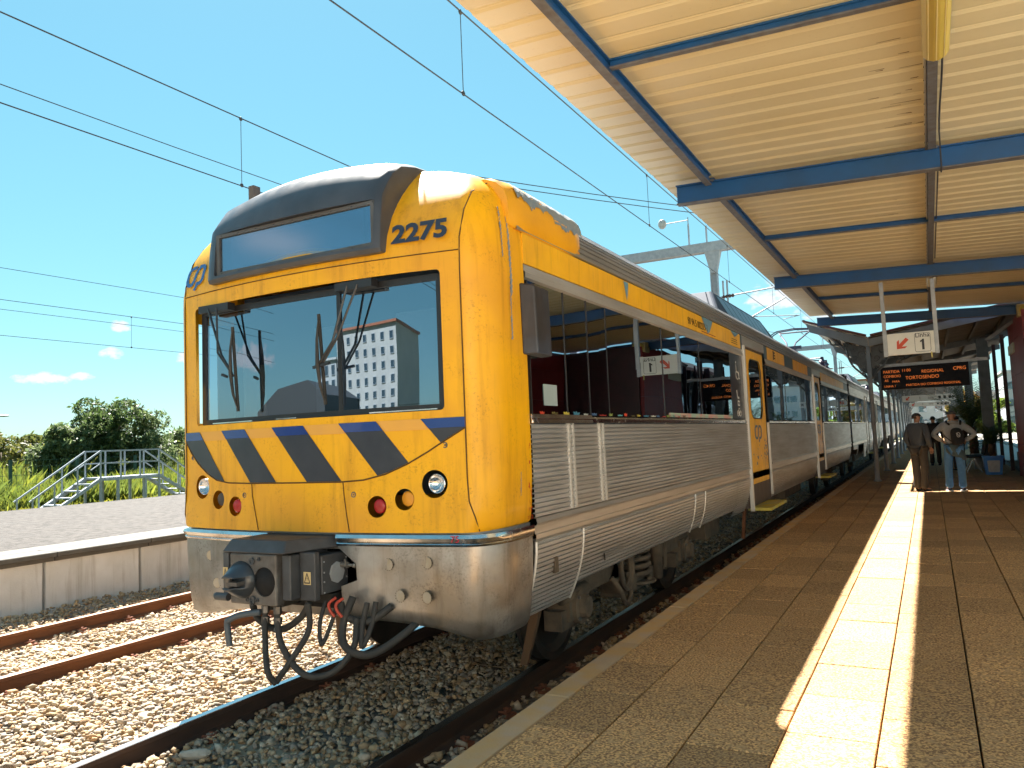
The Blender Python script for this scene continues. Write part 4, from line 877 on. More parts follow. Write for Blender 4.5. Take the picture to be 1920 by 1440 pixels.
def door(root, a, c, s, yellow):
    m = YEL2 if yellow else STEEL; t = 1 if yellow else 0
    X = lambda u: s*u
    ya, yb = a+.26, c-.12
    b = MB(); b.box(*sorted((X(1.36), X(1.415))), a, c, .70, 3.2); b.build('door_recess', mat('door_recess_brown', (.11, .085, .075), (.07, .055, .05), scale=6, rough=.7), root)
    # leaf with rounded window hole: frame as ring
    out = rr(ya, yb, 1.04, 3.15, .05); inn = rr(ya+.24, yb-.22, 2.06, 3.02, .20)
    b = MB(); n = len(out); b._add([(X(1.430), p, q) for p, q in out]+[(X(1.430), p, q) for p, q in inn]+[(X(1.412), p, q) for p, q in out]+[(X(1.405), p, q) for p, q in inn],
        [(i, (i+1) % n, n+(i+1) % n, n+i) for i in range(n)]+[(i, (i+1) % n, 2*n+(i+1) % n, 2*n+i) for i in range(n)]+[(n+i, n+(i+1) % n, 3*n+(i+1) % n, 3*n+i) for i in range(n)]); d = b.build('door', m, root)
    b = MB(); gi = rr(ya+.245, yb-.225, 2.065, 3.015, .2); b._add([(X(1.418), p, q) for p, q in gi], [tuple(range(n))]); b.build('door_window', SIDEG, d)
    b = MB()
    for i in range(n):
        p, q = gi[i], gi[(i+1) % n]; b.bar((X(1.431), *p), (X(1.431), *q), .018, .006, up=(1, 0, 0))
    b.build('window_rubber', FRAME, d)
    if yellow:
        b = MB(); cp_logo(b, lambda u, v: (X(1.4335), (ya+yb)/2+s*(-.33+.62*u), 1.68+.30*v)); b.build('operator_logo', LOGO, d)
        b = MB()
        for k in range(46):
            py = yb-.05-abs(rng.normal())*.14 if k < 30 else ya+.2+rng.random()*.7; pz = 1.60+rng.normal()*.10-(.25*rng.random() if k > 15 else 0); r_ = .01+.028*rng.random()**2
            if not (ya+.04 < py < yb-.03): continue
            vs = [(X(1.4345), py+r_*1.5*rng.uniform(.5, 1)*math.cos(2*PI*j/6), pz+r_*rng.uniform(.5, 1)*math.sin(2*PI*j/6)) for j in range(6)]
            vs = [(x, min(yb-.01, y_), z_) for x, y_, z_ in vs]; b._add(vs, [tuple(range(6))])
        tag(b.build('paint_chips', LOGO, d), kind='stuff')
    b = MB(); b.box(*sorted((X(1.43), X(1.485))), a+.01, a+.07, .66, 3.18); b.build('door_handrail', PALEAL, root)
    b = MB(); b.box(*sorted((X(1.43), X(1.465))), c-.05, c-.01, .78, 2.0); b.build('door_handrail', PALEAL, root)
    b = MB(); b.hexa([(X(1.40), a+.07, 2.0), (X(1.449), a+.07, 2.0), (X(1.449), a+.19, 2.7), (X(1.40), a+.19, 2.7), (X(1.40), a+.07, 3.18), (X(1.449), a+.07, 3.18), (X(1.449), a+.20, 3.18), (X(1.40), a+.20, 3.18)]); b.build('door_corner', STEEL, root)
    b = MB(); b.box(*sorted((X(1.36), X(1.40))), a+.55, a+.7, .74, 1.02); b.build('step_bracket', RUST, root)
    b = MB(); b.box(*sorted((X(1.36), X(1.70))), a+.16, c-.24, .655, .70); o = b.build('door_step', STEP, root)
def bogie(root, yc, wb=1.62, detail=True):
    for dy in (-wb, wb):
        y = yc+dy
        for s in (1, -1):
            b = MB(); b.lathe((s*.835, y, .455), (s, 0, 0), [(-.035, .475), (-.005, .47), (0, .455), (.10, .455), (.10, .39), (.05, .34), (.05, .12), (.09, .1), (.11, .0)], 36); b.build('wheel', mat('wheel_steel', (.06, .045, .035), (.035, .03, .025), scale=6, rough=.6, metal=.3), root, smooth='auto')
        b = MB(); b.tube([(-.83, y, .455), (.83, y, .455)], .08, 12); b.build('axle', DUSTY, root)
    for s in (1, -1):
        X = lambda u: s*u
        b = MB(); b.bar((X(1.06), yc-wb-.25, .62), (X(1.06), yc-.55, .62), .16, .20); b.bar((X(1.06), yc+wb+.25, .62), (X(1.06), yc+.55, .62), .16, .20); b.bar((X(1.06), yc-.6, .40), (X(1.06), yc+.6, .40), .22, .16); b.bar((X(1.06), yc-.72, .62), (X(1.06), yc-.5, .38), .16, .18); b.bar((X(1.06), yc+.72, .62), (X(1.06), yc+.5, .38), .16, .18); b.build('bogie_frame', DUSTY, root)
        if not detail: continue
        b = MB(); b.sm = True; b.tube([(X(1.12)+.125*math.cos(a), yc+.125*math.sin(a), .40+.075*a/(2*PI)) for a in np.linspace(0, 2*PI*4.2, 96)], .026, 8); b.build('coil_spring', DUSTY, root)
        b = MB(); b.tube([(X(1.12), yc, .72), (X(1.12), yc, .76)], .18, 16); b.box(*sorted((X(.95), X(1.30))), yc-.14, yc+.14, .76, .86); b.tube([(X(1.12), yc, .37), (X(1.12), yc, .395)], .19, 16); b.build('spring_seat', DUSTY, root)
        b = MB(); b.sm = True; b.tube([(X(1.20), yc+.42, .34), (X(1.20), yc+.42, .56), (X(1.20), yc+.42, .57), (X(1.20), yc+.42, .9)], [.06, .06, .075, .075], 12); b.build('damper', DUSTY, root)
        b = MB()
        for dx in (0, .05): b.tube([(X(1.26), yc+.56+dx, .95), (X(1.22), yc+.60+dx, .42)], .013, 6)
        b.tube([(X(1.22), yc+.58, .42), (X(1.22), yc+.66, .40)], .015, 6); b.build('pull_rod', DUSTY, root)
        for dy in (-wb, wb):
            y = yc+dy
            b = MB(); b.box(*sorted((X(.97), X(1.17))), y-.2, y+.2, .36, .60); b.lathe((X(1.15), y, .455), (s, 0, 0), [(0, .15), (.05, .145), (.06, .10), (.11, .085), (.12, 0)], 18); b.hexa([(X(.98), y-.30, .30), (X(1.14), y-.30, .30), (X(1.14), y+.02, .30), (X(.98), y+.02, .30), (X(.98), y-.30, .46), (X(1.14), y-.30, .46), (X(1.14), y-.1, .46), (X(.98), y-.1, .46)]); b.build('axlebox', DUSTY, root)
            b = MB()
            for k in range(4): a = PI/4+k*PI/2; b.lathe((X(1.2), y+.125*math.cos(a), .455+.125*math.sin(a)), (s, 0, 0), [(0, .016), (.02, .015), (.02, 0)], 6)
            tag(b.build('axlebox_bolts', COUPF, root), kind='stuff')
        b = MB(); b.sm = True; b.tube([(X(1.13), yc-wb-.28, .56), (X(1.13), yc-wb-.06, .56), (X(1.20), yc-wb+.10, .60)], .055, 12)
        b.build('rubber_spring', DUSTY, root)
        pts = []
        for a in np.linspace(0, 2*PI*2.6, 60): pts.append((X(1.235)+.012*math.sin(a*.4), yc-.62+(.17-.018*a/6)*math.cos(a), .60+(.20-.018*a/6)*math.sin(a)))
        b = MB(); b.sm = True; b.tube([(X(1.2), yc-.38, 1.0), (X(1.22), yc-.40, .8)]+pts, .022, 8); b.build('coiled_hose', DUSTY, root)
        b = MB(); b.sm = True; b.tube(bez([(X(1.22), yc-.98, .58), (X(1.27), yc-.9, .45), (X(1.25), yc-.72, .30), (X(1.23), yc-.52, .34), (X(1.2), yc-.5, .55)]), .026, 8); b.build('brake_hose', DUSTY, root)
        b = MB(); b.hexa([(X(.90), yc-wb-.60, .10), (X(.96), yc-wb-.60, .10), (X(.96), yc-wb-.56, .10), (X(.90), yc-wb-.56, .10), (X(1.0), yc-wb-.52, .62), (X(1.08), yc-wb-.52, .62), (X(1.08), yc-wb-.46, .62), (X(1.0), yc-wb-.46, .62)]); b.build('guard_iron', mat('rusty_iron', (.13, .07, .035), rough=.9), root)
def ac_unit(root, ya, yb, zt=4.26):
    b = MB(); b.hexa([(-.95, ya, 3.80), (.95, ya, 3.80), (.95, yb, 3.80), (-.95, yb, 3.80), (-.62, ya+.95, zt), (.62, ya+.95, zt), (.62, yb-.55, zt), (-.62, yb-.55, zt)]); o = b.build('air_conditioning_unit', ACBLUE, root); md = o.modifiers.new('v', 'BEVEL'); md.width = .05; md.segments = 3; bake(o)
    n = 8
    for k in range(n):
        for s in (1, -1):
            y0 = ya+1.05+(yb-ya-1.75)*k/n; y1 = y0+(yb-ya-1.75)/n-.05; P = lambda f, y: (s*(.95-.33*f+.004), y, 3.80+(zt-3.80)*f+.004)
            b = MB(); b._add([P(.22, y0), P(.22, y1), P(.85, y1), P(.85, y0)], [(0, 1, 2, 3)]); b.build('vent_grille', mat('vent_black', (.012, .014, .02), (.05, .06, .08), scale=40, rough=.35, aniso=(.2, 1, 3)), o)

BAYS = [(12.05, 13.88), (20.05, 21.75)]
make_body(car, 4.80, 29.35, BAYS, True, True)
bogie(car, 7.75); bogie(car, 25.2, detail=False)
for y0, y1 in ((14.2, 16.0), (17.2, 19.5), (10.6, 11.4)): b = MB(); b.box(-1.2, 1.1, y0, y1, .42, .95); b.build('underfloor_box', DUSTY, car)
b = MB(); b.bar((1.30, 12.25, .7), (1.24, 12.3, .22), .03, .05); b.build('step_hanger', RUST, car)
ac_unit(car, 12.9, 18.8, 4.40)
b = MB(); b.hexa([(-.9, 4.75, 3.9), (.46, 4.75, 3.9), (.5, 5.6, 3.9), (-.9, 5.6, 3.9), (-.05, 4.95, 4.02), (.33, 4.95, 4.09), (.4, 5.4, 4.09), (-.05, 5.4, 4.02)]); b.build('roof_fairing', GREYP, car)
b = MB(); b.bar((-1.05, 4.72, 3.6), (-1.05, 4.72, 4.125), .075, .06); b.build('roof_aerial', mat('aerial_brown', (.12, .10, .09), rough=.6), car)
for yy, body_ in ((9.65, '90 94 5 002275-3'),):
    text('vehicle_number', body_, .125, frame3((1.457, yy-.62, 3.165), (0, 1, 0), (0, 0, 1)), mat('number_print', (.05, .03, .02), rough=.6), car, sx=1.05)
    b = MB(); b.box(1.4565, 1.4575, yy+.0, yy+.72, 3.135, 3.145); b.build('number_underline', mat('number_print_red', (.3, .04, .02), rough=.6), car)
b = MB()
for k, (z0, z1, y_) in enumerate(((3.14, 3.33, 9.95), (3.25, 3.33, 11.55))):
    b._add([(1.4575, y_-.28, z1), (1.4575, y_+.30, z1), (1.4575, y_+.12, z0+.03), (1.4575, y_, z0)], [(0, 1, 2, 3)])
b._add([(1.4575, 6.85, 3.32), (1.4575, 6.98, 3.32), (1.4575, 6.95, 3.2), (1.4575, 6.92, 3.14), (1.4575, 6.90, 3.2)], [(0, 1, 2, 3, 4)])
tag(b.build('peeled_paint', mat('peeled_blue', (.10, .24, .36), (.16, .28, .36), scale=12, rough=.7), car), kind='stuff')
b = MB()
for k in range(3): b.box(1.457, 1.458, 11.3+.02*k, 11.7, 3.15+.03*k, 3.158+.03*k)
tag(b.build('small_print', MATS['number_print'], car), kind='stuff')
b = MB(); b.box(1.4535, 1.4585, 14.75, 14.82, 3.15, 3.31); b.build('signal_lamp', mat('black_lamp', (.02, .02, .02), rough=.4), car)
for z in (3.18, 3.23, 3.28): b = MB(); b.ball((1.459, 14.87, z), (.006, .03, .015), 8, 6); b.build('signal_lens', BLACK, car)
# graffiti and scraps seen along the bottom edge of the glass
cols = [(.55, .05, .02), (.12, .09, .02), (.5, .40, .05), (.05, .2, .3), (.5, .5, .45), (.05, .12, .25), (.45, .04, .03), (.25, .32, .08), (.10, .35, .40)]
for k in range(20):
    y0 = 4.98+k*.19+rng.random()*.06; w = .05+.10*rng.random(); z0 = 2.05; h = .008+.026*rng.random()
    pts = [(y0+w*u, z0+h*v) for u, v in ((0, 0), (1, 0), (1+rng.random()*.3, .5+rng.random()*.5), (.7, .55), (.5, 1), (.3, .6), (-.2*rng.random(), .9))]
    b = MB(); b._add([(1.4455, p, q) for p, q in pts], [tuple(range(len(pts)))]); b.build('painted_scrawl', mat('scrawl%d' % (k % 9), cols[k % 9], rough=.6), car)
b = MB(); b._add([(1.4455, 8.1, 2.052), (1.4455, 11.15, 2.052), (1.4455, 11.15, 2.098), (1.4455, 8.1, 2.098)], [(0, 1, 2, 3)]); b.build('painted_strip', mat('pink_grey_scrawl', (.30, .42, .36), (.5, .28, .26), scale=5, rough=.7, detail=3, contrast=(.45, .55)), car)
b = MB(); b.box(1.4445, 1.446, 5.05, 5.28, 2.115, 2.27); b.build('notice', mat('notice_paper', (.30, .38, .40), rough=.6), car)
# pantograph
pg = (lambda b, n: b.build(n, mat('pantograph_purple_grey', (.05, .05, .085), rough=.5), car))
yp = 28.2
b = MB()
for dy in (-.16, .16): b.tube([(-.86, yp+dy, 5.02), (-.74, yp+dy, 5.17), (-.56, yp+dy, 5.27), (0, yp+dy, 5.315), (.56, yp+dy, 5.27), (.74, yp+dy, 5.17), (.86, yp+dy, 5.02)], .022, 6)
pg(b, 'pantograph_head')
b = MB(); b.tube([(-.5, yp, 5.2), (-.15, yp-.9, 4.75), (-.1, yp-1.2, 4.55)], .028, 6); b.tube([(.5, yp, 5.2), (.15, yp-.9, 4.75), (.1, yp-1.2, 4.55)], .028, 6); b.tube([(-.5, yp, 5.2), (.5, yp, 5.2)], .025, 6); pg(b, 'pantograph_arm')
b = MB(); b.tube([(-.1, yp-1.2, 4.55), (-.2, yp+.5, 4.1)], .045, 6); b.tube([(.1, yp-1.2, 4.55), (.2, yp+.5, 4.1)], .045, 6); b.box(-.35, .35, yp-1.28, yp-1.12, 4.5, 4.6); pg(b, 'pantograph_lower_arm')
b = MB(); b.box(-.5, .5, yp-.5, yp+.9, 4.02, 4.12); pg(b, 'pantograph_base')
for x in (-.4, .4):
    for dy in (-.4, .8): b = MB(); b.lathe((x, yp+dy, 3.85), (0, 0, 1), [(0, .06), (.03, .09), (.05, .06), (.09, .09), (.12, .06), (.18, .05)], 10); b.build('roof_insulator', INSUL, car)

# cars 2 and 3
car2 = empty('train_car', (0, 30.05, 0), 'plain stainless steel train car coupled behind the yellow-fronted one, half hidden by the platform posts', 'train car')
make_body(car2, 30.05, 53.2, [(37.2, 38.9), (45.2, 46.9)], False, False)
bogie(car2, 33.6, detail=False); bogie(car2, 49.6, detail=False)
ac_unit(car2, 39.5, 45.5, 4.42)
b = MB(); b.box(-1.1, 1.1, 36, 47, .5, 1.0); b.build('underfloor_box', DUSTY, car2)
for k, (x, y) in enumerate(((.5, 31.2), (-.3, 31.9), (.45, 32.8))):
    b = MB(); b.lathe((x, y, 3.87), (0, 0, 1), [(0, .08), (.06, .15), (.12, .08), (.2, .15), (.26, .08), (.34, .15), (.40, .08), (.48, .14), (.56, .07), (.66, .06)], 12); b.build('roof_insulator', mat('purple_insulator', (.04, .02, .05), rough=.35), car2)
b = MB(); b.tube([(.5, 31.2, 4.5), (-.3, 31.9, 4.52), (.45, 32.8, 4.5)], .025, 6); b.build('roof_busbar', MATS['pantograph_purple_grey'], car2)
for k, (z0, z1) in enumerate(((.62, 1.0), (.62, 1.0))): b = MB(); b.hexa([(1.42, 34.9+k*.5, z0), (1.46, 34.9+k*.5, z0), (1.46, 35.15+k*.5, z0), (1.42, 35.15+k*.5, z0), (1.42, 35.1+k*.5, z1), (1.46, 35.1+k*.5, z1), (1.46, 35.45+k*.5, z1), (1.42, 35.45+k*.5, z1)]); b.build('hanging_step', PALEAL, car2)
car3 = copy_tree(car2); car3.location = (0, 53.95, 0); car3['label'] = 'farthest stainless steel train car, small in the distance beyond the second car'
b = MB(); b.sm = False
for k in range(6): b.loft([[(x*(1.0 if k % 2 else .93), 29.36+.115*k, z*(1 if k % 2 else .985)) for x, z in ((-1.3, 1.1), (1.3, 1.1), (1.3, 3.4), (1.1, 3.62), (-1.1, 3.62), (-1.3, 3.4))], [(x*(.93 if k % 2 else 1), 29.36+.115*(k+1), z*(.985 if k % 2 else 1)) for x, z in ((-1.3, 1.1), (1.3, 1.1), (1.3, 3.4), (1.1, 3.62), (-1.1, 3.62), (-1.3, 3.4))]], caps=False)
b.build('gangway_bellows', mat('bellows_rubber', (.03, .02, .02), rough=.9), car)

# ================================================================== YELLOW AND BLUE CANOPY
CZ = lambda x: 4.775-.043*(x-1.34)          # underside of the sheets
can = empty('canopy', (4, 8, PZ), 'large canopy with cream ribbed roof sheets on blue steel beams over the near platform', 'canopy')
CE = 21.40; P_ = .265
def sheet_profile(y0, n):
    out = []
    for k in range(n):
        y = y0+k*P_; out += [(y, 0), (y+.165, 0), (y+.190, .009), (y+.198, .009), (y+.206, .004), (y+.214, .009), (y+.224, .009), (y+.248, 0)]
    out.append((y0+n*P_, 0)); return out
nsh = 17; y = CE-nsh*P_*4
first = None
for k in range(nsh):
    if first is None:
        b = MB(); pr = sheet_profile(y, 4); n = len(pr); X0, X1 = 1.34, 8.6
        b._add([(X0, p, CZ(X0)+q) for p, q in pr]+[(X1, p, CZ(X1)+q) for p, q in pr]+[(X0, p, CZ(X0)+q+.012) for p, q in pr]+[(X1, p, CZ(X1)+q+.012) for p, q in pr],
            [(i, i+1, n+i+1, n+i) for i in range(n-1)]+[(2*n+i, 3*n+i, 3*n+i+1, 2*n+i+1) for i in range(n-1)]+[(i, 2*n+i, 2*n+i+1, i+1) for i in range(n-1)]); first = b.build('roof_sheet', ROOFY, can)
        Yb = y
    else: inst(first, (0, y-Yb, 0), can)
    y += P_*4
def ibeam(x0, x1, yc, h, w, zt, name='beam', par=can, tw=.014, end=True):
    """I-section running across, its top following the roof slope"""
    b = MB()
    for (ya, yb, za, zb, mi) in ((-w/2, w/2, -.014, 0, 0), (-tw/2, tw/2, -h+.014, -.014, 0), (-w/2, w/2, -h, -h+.014, 1)):
        b.mi = mi; b.hexa([(x0, yc+ya, zt(x0)+za), (x1, yc+ya, zt(x1)+za), (x1, yc+yb, zt(x1)+za), (x0, yc+yb, zt(x0)+za), (x0, yc+ya, zt(x0)+zb), (x1, yc+ya, zt(x1)+zb), (x1, yc+yb, zt(x1)+zb), (x0, yc+yb, zt(x0)+zb)])
    return b.build(name, [BLUEB, BLUEF], par)
for yc in (8.66, 15.02, 21.33): ibeam(1.52, 8.5, yc, .225, .10, lambda x: CZ(x)-.062, 'cross_beam')
for yc in (5.48, 11.84, 18.18): ibeam(1.93, 8.5, yc, .075, .05, lambda x: CZ(x)-.004, 'purlin')
for xc, h in ((1.90, .12), (4.10, .085)):
    for y0, y1 in ((3.4, 8.60), (8.72, 14.96), (15.08, 21.27)):
        b = MB(); zt = CZ(xc)-.002
        b.mi = 0; b.box(xc-.035, xc+.035, y0, y1, zt-.012, zt); b.box(xc-.006, xc+.006, y0, y1, zt-h+.01, zt-.012); b.mi = 1; b.box(xc-.035, xc+.035, y0, y1, zt-h, zt-h+.01); b.build('long_beam', [BLUEB, BLUEF], can)
b = MB()
for k in range(66):
    y = 3.7+k*P_+.1
    for xc in (1.90, 4.10): x = xc-.05; b.tube([(x, y, CZ(x)-.001), (x-.008, y+.004, CZ(x)-.03)], .004, 4)
tag(b.build('roof_screws', INK, can), kind='stuff')
for yc in (8.66, 15.02, 21.33):
    for xc in (1.90, 4.10):
        b = MB(); z = CZ(xc)-.062; b.box(xc-.06, xc+.06, yc-.062, yc+.062, z-.012, z+.004)
        for dx in (-.04, .04): b.lathe((xc+dx, yc-.05, z-.012), (0, 0, -1), [(0, .010), (.010, .009), (.010, 0)], 6)
        tag(b.build('fixing_plate', BLUEF, can), kind='stuff')
b = MB(); b.tube([(4.165, 3.6, CZ(4.1)-.03)]+[(4.165+.004*math.sin(y*3), y, CZ(4.1)-.03-.006*abs(math.sin(y*1.7))) for y in np.arange(4, 8.5, .25)]+[(4.17, 8.6, CZ(4.1)-.29), (4.17, 8.75, CZ(4.1)-.29)]+[(4.165, y, CZ(4.1)-.03-.006*abs(math.sin(y*1.7))) for y in np.arange(9, 14.9, .3)], .008, 5); b.build('lamp_cable', WIRE, can)
b = MB(); b.tube([(4.055, y, CZ(4.1)-.02) for y in np.arange(3.6, 21.2, .8)], .011, 6); b.build('conduit', GALV, can)
# dirt streaks by the centre beam
b = MB()
for k in range(70):
    y = 4+rng.random()*17; L_ = .05+.25*rng.random()**2; x = 4.05-rng.random()**2*.5; z = CZ(x)-.0015
    y = Yb+P_*round((y-Yb)/P_)+.08+.07*rng.random()
    b._add([(x, y, CZ(x)-.0015), (x-L_, y+.004, CZ(x-L_)-.0015), (x-L_, y+.009, CZ(x-L_)-.0015), (x, y+.008+.01*rng.random(), CZ(x)-.0015)], [(0, 1, 2, 3)])
tag(b.build('dirt_streaks', mat('roof_dirt', (.20, .13, .06), rough=.9), can), kind='stuff')
# corner gusset posts of the canopy on the building side


# fluorescent lamps under the centre beam
def tube_lamp(yc, label):
    x = 4.115; z = CZ(x)-.095; t = empty('fluorescent_lamp', (x, yc, z), label, 'lamp', 'tube lamps under the canopy')
    pr = [(-.085, 0), (-.085, -.04), (-.06, -.075), (-.018, -.095), (.018, -.095), (.06, -.075), (.085, -.04), (.085, 0)]
    b = MB(); b.loft([[(x+p*k, yc+dy, z+q*k2) for p, q in pr] for dy, k, k2 in ((-.66, .8, .7), (-.63, 1, 1), (.63, 1, 1), (.66, .8, .7))]); b.build('diffuser', LAMP, t)
    b = MB()
    for p in (-.05, 0, .05): b.box(x+p-.003, x+p+.003, yc-.62, yc+.62, z-(.0985 if p == 0 else .0845), z-(.094 if p == 0 else .075))
    tag(b.build('diffuser_ribs', mat('diffuser_rib', (.75, .68, .35), rough=.4), t), kind='stuff')
    b = MB(); b.box(x-.07, x+.07, yc-.64, yc+.64, z+.001, z+.028); b.build('lamp_housing', GALV, t)
tube_lamp(5.62, 'large yellowed tube lamp at the top right, under the centre beam')
tube_lamp(16.2, 'small yellowed tube lamp under the centre beam just behind the hanging platform sign')

# hanging sign  (arrow + Linha 1)
sg = empty('hanging_sign', (3.69, 15.2, 3.28), 'white hanging sign with a red arrow and the words Linha 1, on two grey tubes', 'sign')
b = MB(); b.box(3.335, 4.065, 15.17, 15.23, 3.085, 3.465); o = b.build('sign_board', WHITE, sg)
for x in (3.30, 4.10): b = MB(); b.box(x-.032, x+.032, 15.165, 15.235, 3.07, CZ(x)-.29); b.build('hanging_tube', GALV, sg)
b = MB(); b.box(4.00, 4.02, 15.16, 15.19, 3.0, 3.10); b.build('sign_tab', mat('tab_yellow', (.6, .5, .15), rough=.6), sg)
def arrow(par, cx, cz, s, y, ang, m=ORED, flip=1):
    P = [(-.5, .17), (.02, .17), (-.13, .42), (.16, .42), (.5, 0), (.16, -.42), (-.13, -.42), (.02, -.17), (-.5, -.17)]
    P = [(-.55, .13), (.12, .13), (-.12, .38), (.08, .38), (.5, 0), (.08, -.38), (-.12, -.38), (.12, -.13), (-.55, -.13)]
    c, s_ = math.cos(math.radians(ang)), math.sin(math.radians(ang)); b = MB(); P = [(cx+s*(p*c-q*s_), cz+s*(p*s_+q*c)) for p, q in P]
    b.prism(P, lambda x, z, d: (x, d, z), y, y+.004*flip); return b.build('arrow', m, par)
arrow(o, 3.56, 3.27, .23, 15.166, 225)
tf = lambda x, z, y=15.168: frame3((x, y, z), (1, 0, 0), (0, 0, 1))
text('sign_lettering', 'Linha', .105, tf(3.885, 3.368), INK, o, align='CENTER', bold=.001)
b = MB(); b.prism([(3.872, 3.150), (3.908, 3.150), (3.908, 3.335), (3.880, 3.335), (3.872, 3.318), (3.845, 3.305), (3.845, 3.280), (3.872, 3.288)], lambda x, z, d: (x, d, z), 15.165, 15.169); b.build('sign_number', INK, o)
b = MB(); R = rrect(3.765, 4.005, 3.115, 3.435, .03)
for p, q in zip(R, R[1:]+[R[0]]): b.bar((p[0], 15.167, p[1]), (q[0], 15.167, q[1]), .006, .003, up=(0, 1, 0)) if (Vector(p)-Vector(q)).length > 1e-4 else None
b.build('box_outline', INK, o)
arrow(o, 3.80, 3.27, .23, 15.235, 225, flip=1)

# loudspeaker at the end of the last beam
sp = empty('loudspeaker', (6.0, 21.1, 4.36), 'cream round loudspeaker fixed at the right end of the last blue beam', 'loudspeaker')
b = MB(); b.box(5.84, 6.16, 21.02, 21.24, 4.22, 4.50); b.build('speaker_box', mat('cream_plastic', (.50, .42, .20), (.42, .35, .16), scale=5, rough=.6), sp)
b = MB(); b.sm = True; b.lathe((6.0, 21.02, 4.36), (0, -1, 0), [(0, .13), (.05, .13), (.05, .115), (.01, .08), (.01, 0)], 22); b.build('speaker_horn', mat('yellow_plastic', (.62, .48, .12), rough=.5), sp)

# ================================================================== OLD PLATFORM CANOPY (cast iron posts, butterfly roof)
OY = 21.62; OE = 76
oc = empty('old_canopy', (2.6, OY, PZ), 'old grey iron canopy with scrollwork brackets and a row of round posts along the platform', 'canopy')
VX, VZ = 2.66, 4.10; LX, LZ = 1.27, 4.62; RX, RZ = 6.35, 4.66
lz = lambda x: VZ+(LZ-VZ)*(VX-x)/(VX-LX); rz = lambda x: VZ+(RZ-VZ)*(x-VX)/(RX-VX)
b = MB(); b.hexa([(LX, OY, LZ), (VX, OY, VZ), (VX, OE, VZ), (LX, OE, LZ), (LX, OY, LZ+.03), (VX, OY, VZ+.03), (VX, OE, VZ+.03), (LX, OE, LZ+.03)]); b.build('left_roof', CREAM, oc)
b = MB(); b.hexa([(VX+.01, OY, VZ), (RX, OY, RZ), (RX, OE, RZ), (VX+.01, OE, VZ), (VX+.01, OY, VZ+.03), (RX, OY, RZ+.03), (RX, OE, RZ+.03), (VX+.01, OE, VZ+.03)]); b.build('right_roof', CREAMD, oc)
def fascia(y):
    P0, P1, P2 = (LX-.1, LZ+.02), (VX, VZ-.02), (RX, RZ-.0)
    b = MB(); b.hexa([(P0[0]+.12, y, P0[1]-.26), (P1[0], y, P1[1]-.22), (P1[0], y+.05, P1[1]-.22), (P0[0]+.12, y+.05, P0[1]-.26), (P0[0]+.03, y, P0[1]-.03), (P1[0], y, P1[1]), (P1[0], y+.05, P1[1]), (P0[0]+.03, y+.05, P0[1]-.03)])
    b.build('rafter', mat('grey_fascia', (.19, .215, .235), (.15, .165, .18), scale=4, rough=.5), oc)
    b = MB(); b.hexa([(P1[0]+.01, y, P1[1]-.20), (P2[0], y, P2[1]-.20), (P2[0], y+.05, P2[1]-.20), (P1[0]+.01, y+.05, P1[1]-.20), (P1[0]+.01, y, P1[1]-.01), (P2[0], y, P2[1]-.02), (P2[0], y+.05, P2[1]-.02), (P1[0]+.01, y+.05, P1[1]-.01)])
    b.build('rafter', MATS['grey_fascia'], oc)
fascia(OY-.03)
for k in range(1, 11): fascia(OY+1.25+5.2*k)
b = MB(); b.bar((LX-.12, OY-.05, LZ+.065), (VX-.03, OY-.05, VZ+.06), .10, .05); b.build('roof_edge', mat('maroon_edge', (.12, .035, .03), (.09, .03, .028), scale=8, rough=.6), oc)
b = MB(); b.bar((VX+.06, OY-.05, VZ+.06), (RX, OY-.05, RZ+.055), .10, .05); b.build('roof_edge', MATS['maroon_edge'], oc)
b = MB(); b.bar((LX-.12, OY-.05, LZ+.08), (LX-.12, OE, LZ+.08), .06, .05); b.build('gutter_edge', mat('pale_gutter', (.36, .33, .28), rough=.6), oc)
for k, x in enumerate((1.55, 1.95, 2.35)): b = MB(); b.box(x-.03, x+.03, OY+.05, OE, lz(x)-.09, lz(x)-.002); b.build('purlin', mat('grey_purlin', (.10, .10, .095), rough=.7), oc)
for k, x in enumerate((3.2, 3.85, 4.5, 5.15, 5.8)): b = MB(); b.box(x-.035, x+.035, OY+.05, OE, rz(x)-.11, rz(x)-.002); b.build('purlin', MATS['grey_purlin'], oc)
b = MB(); b.bar((RX-.25, 22.9, RZ-.2), (5.3, 23.0, 3.9), .05, .08); b.build('diagonal_strut', GREYM, oc)
def scroll(b, cx, cz, r, turns, a0, y, d=1, w=.018):
    pts = []
    for i in range(int(14*turns)+1): a = a0+d*2*PI*i/14; rr_ = r*(1-i/(14*turns)*.82); pts.append((cx+rr_*math.cos(a), y, cz+rr_*math.sin(a)))
    b.tube(pts, w, 5)
post0 = None
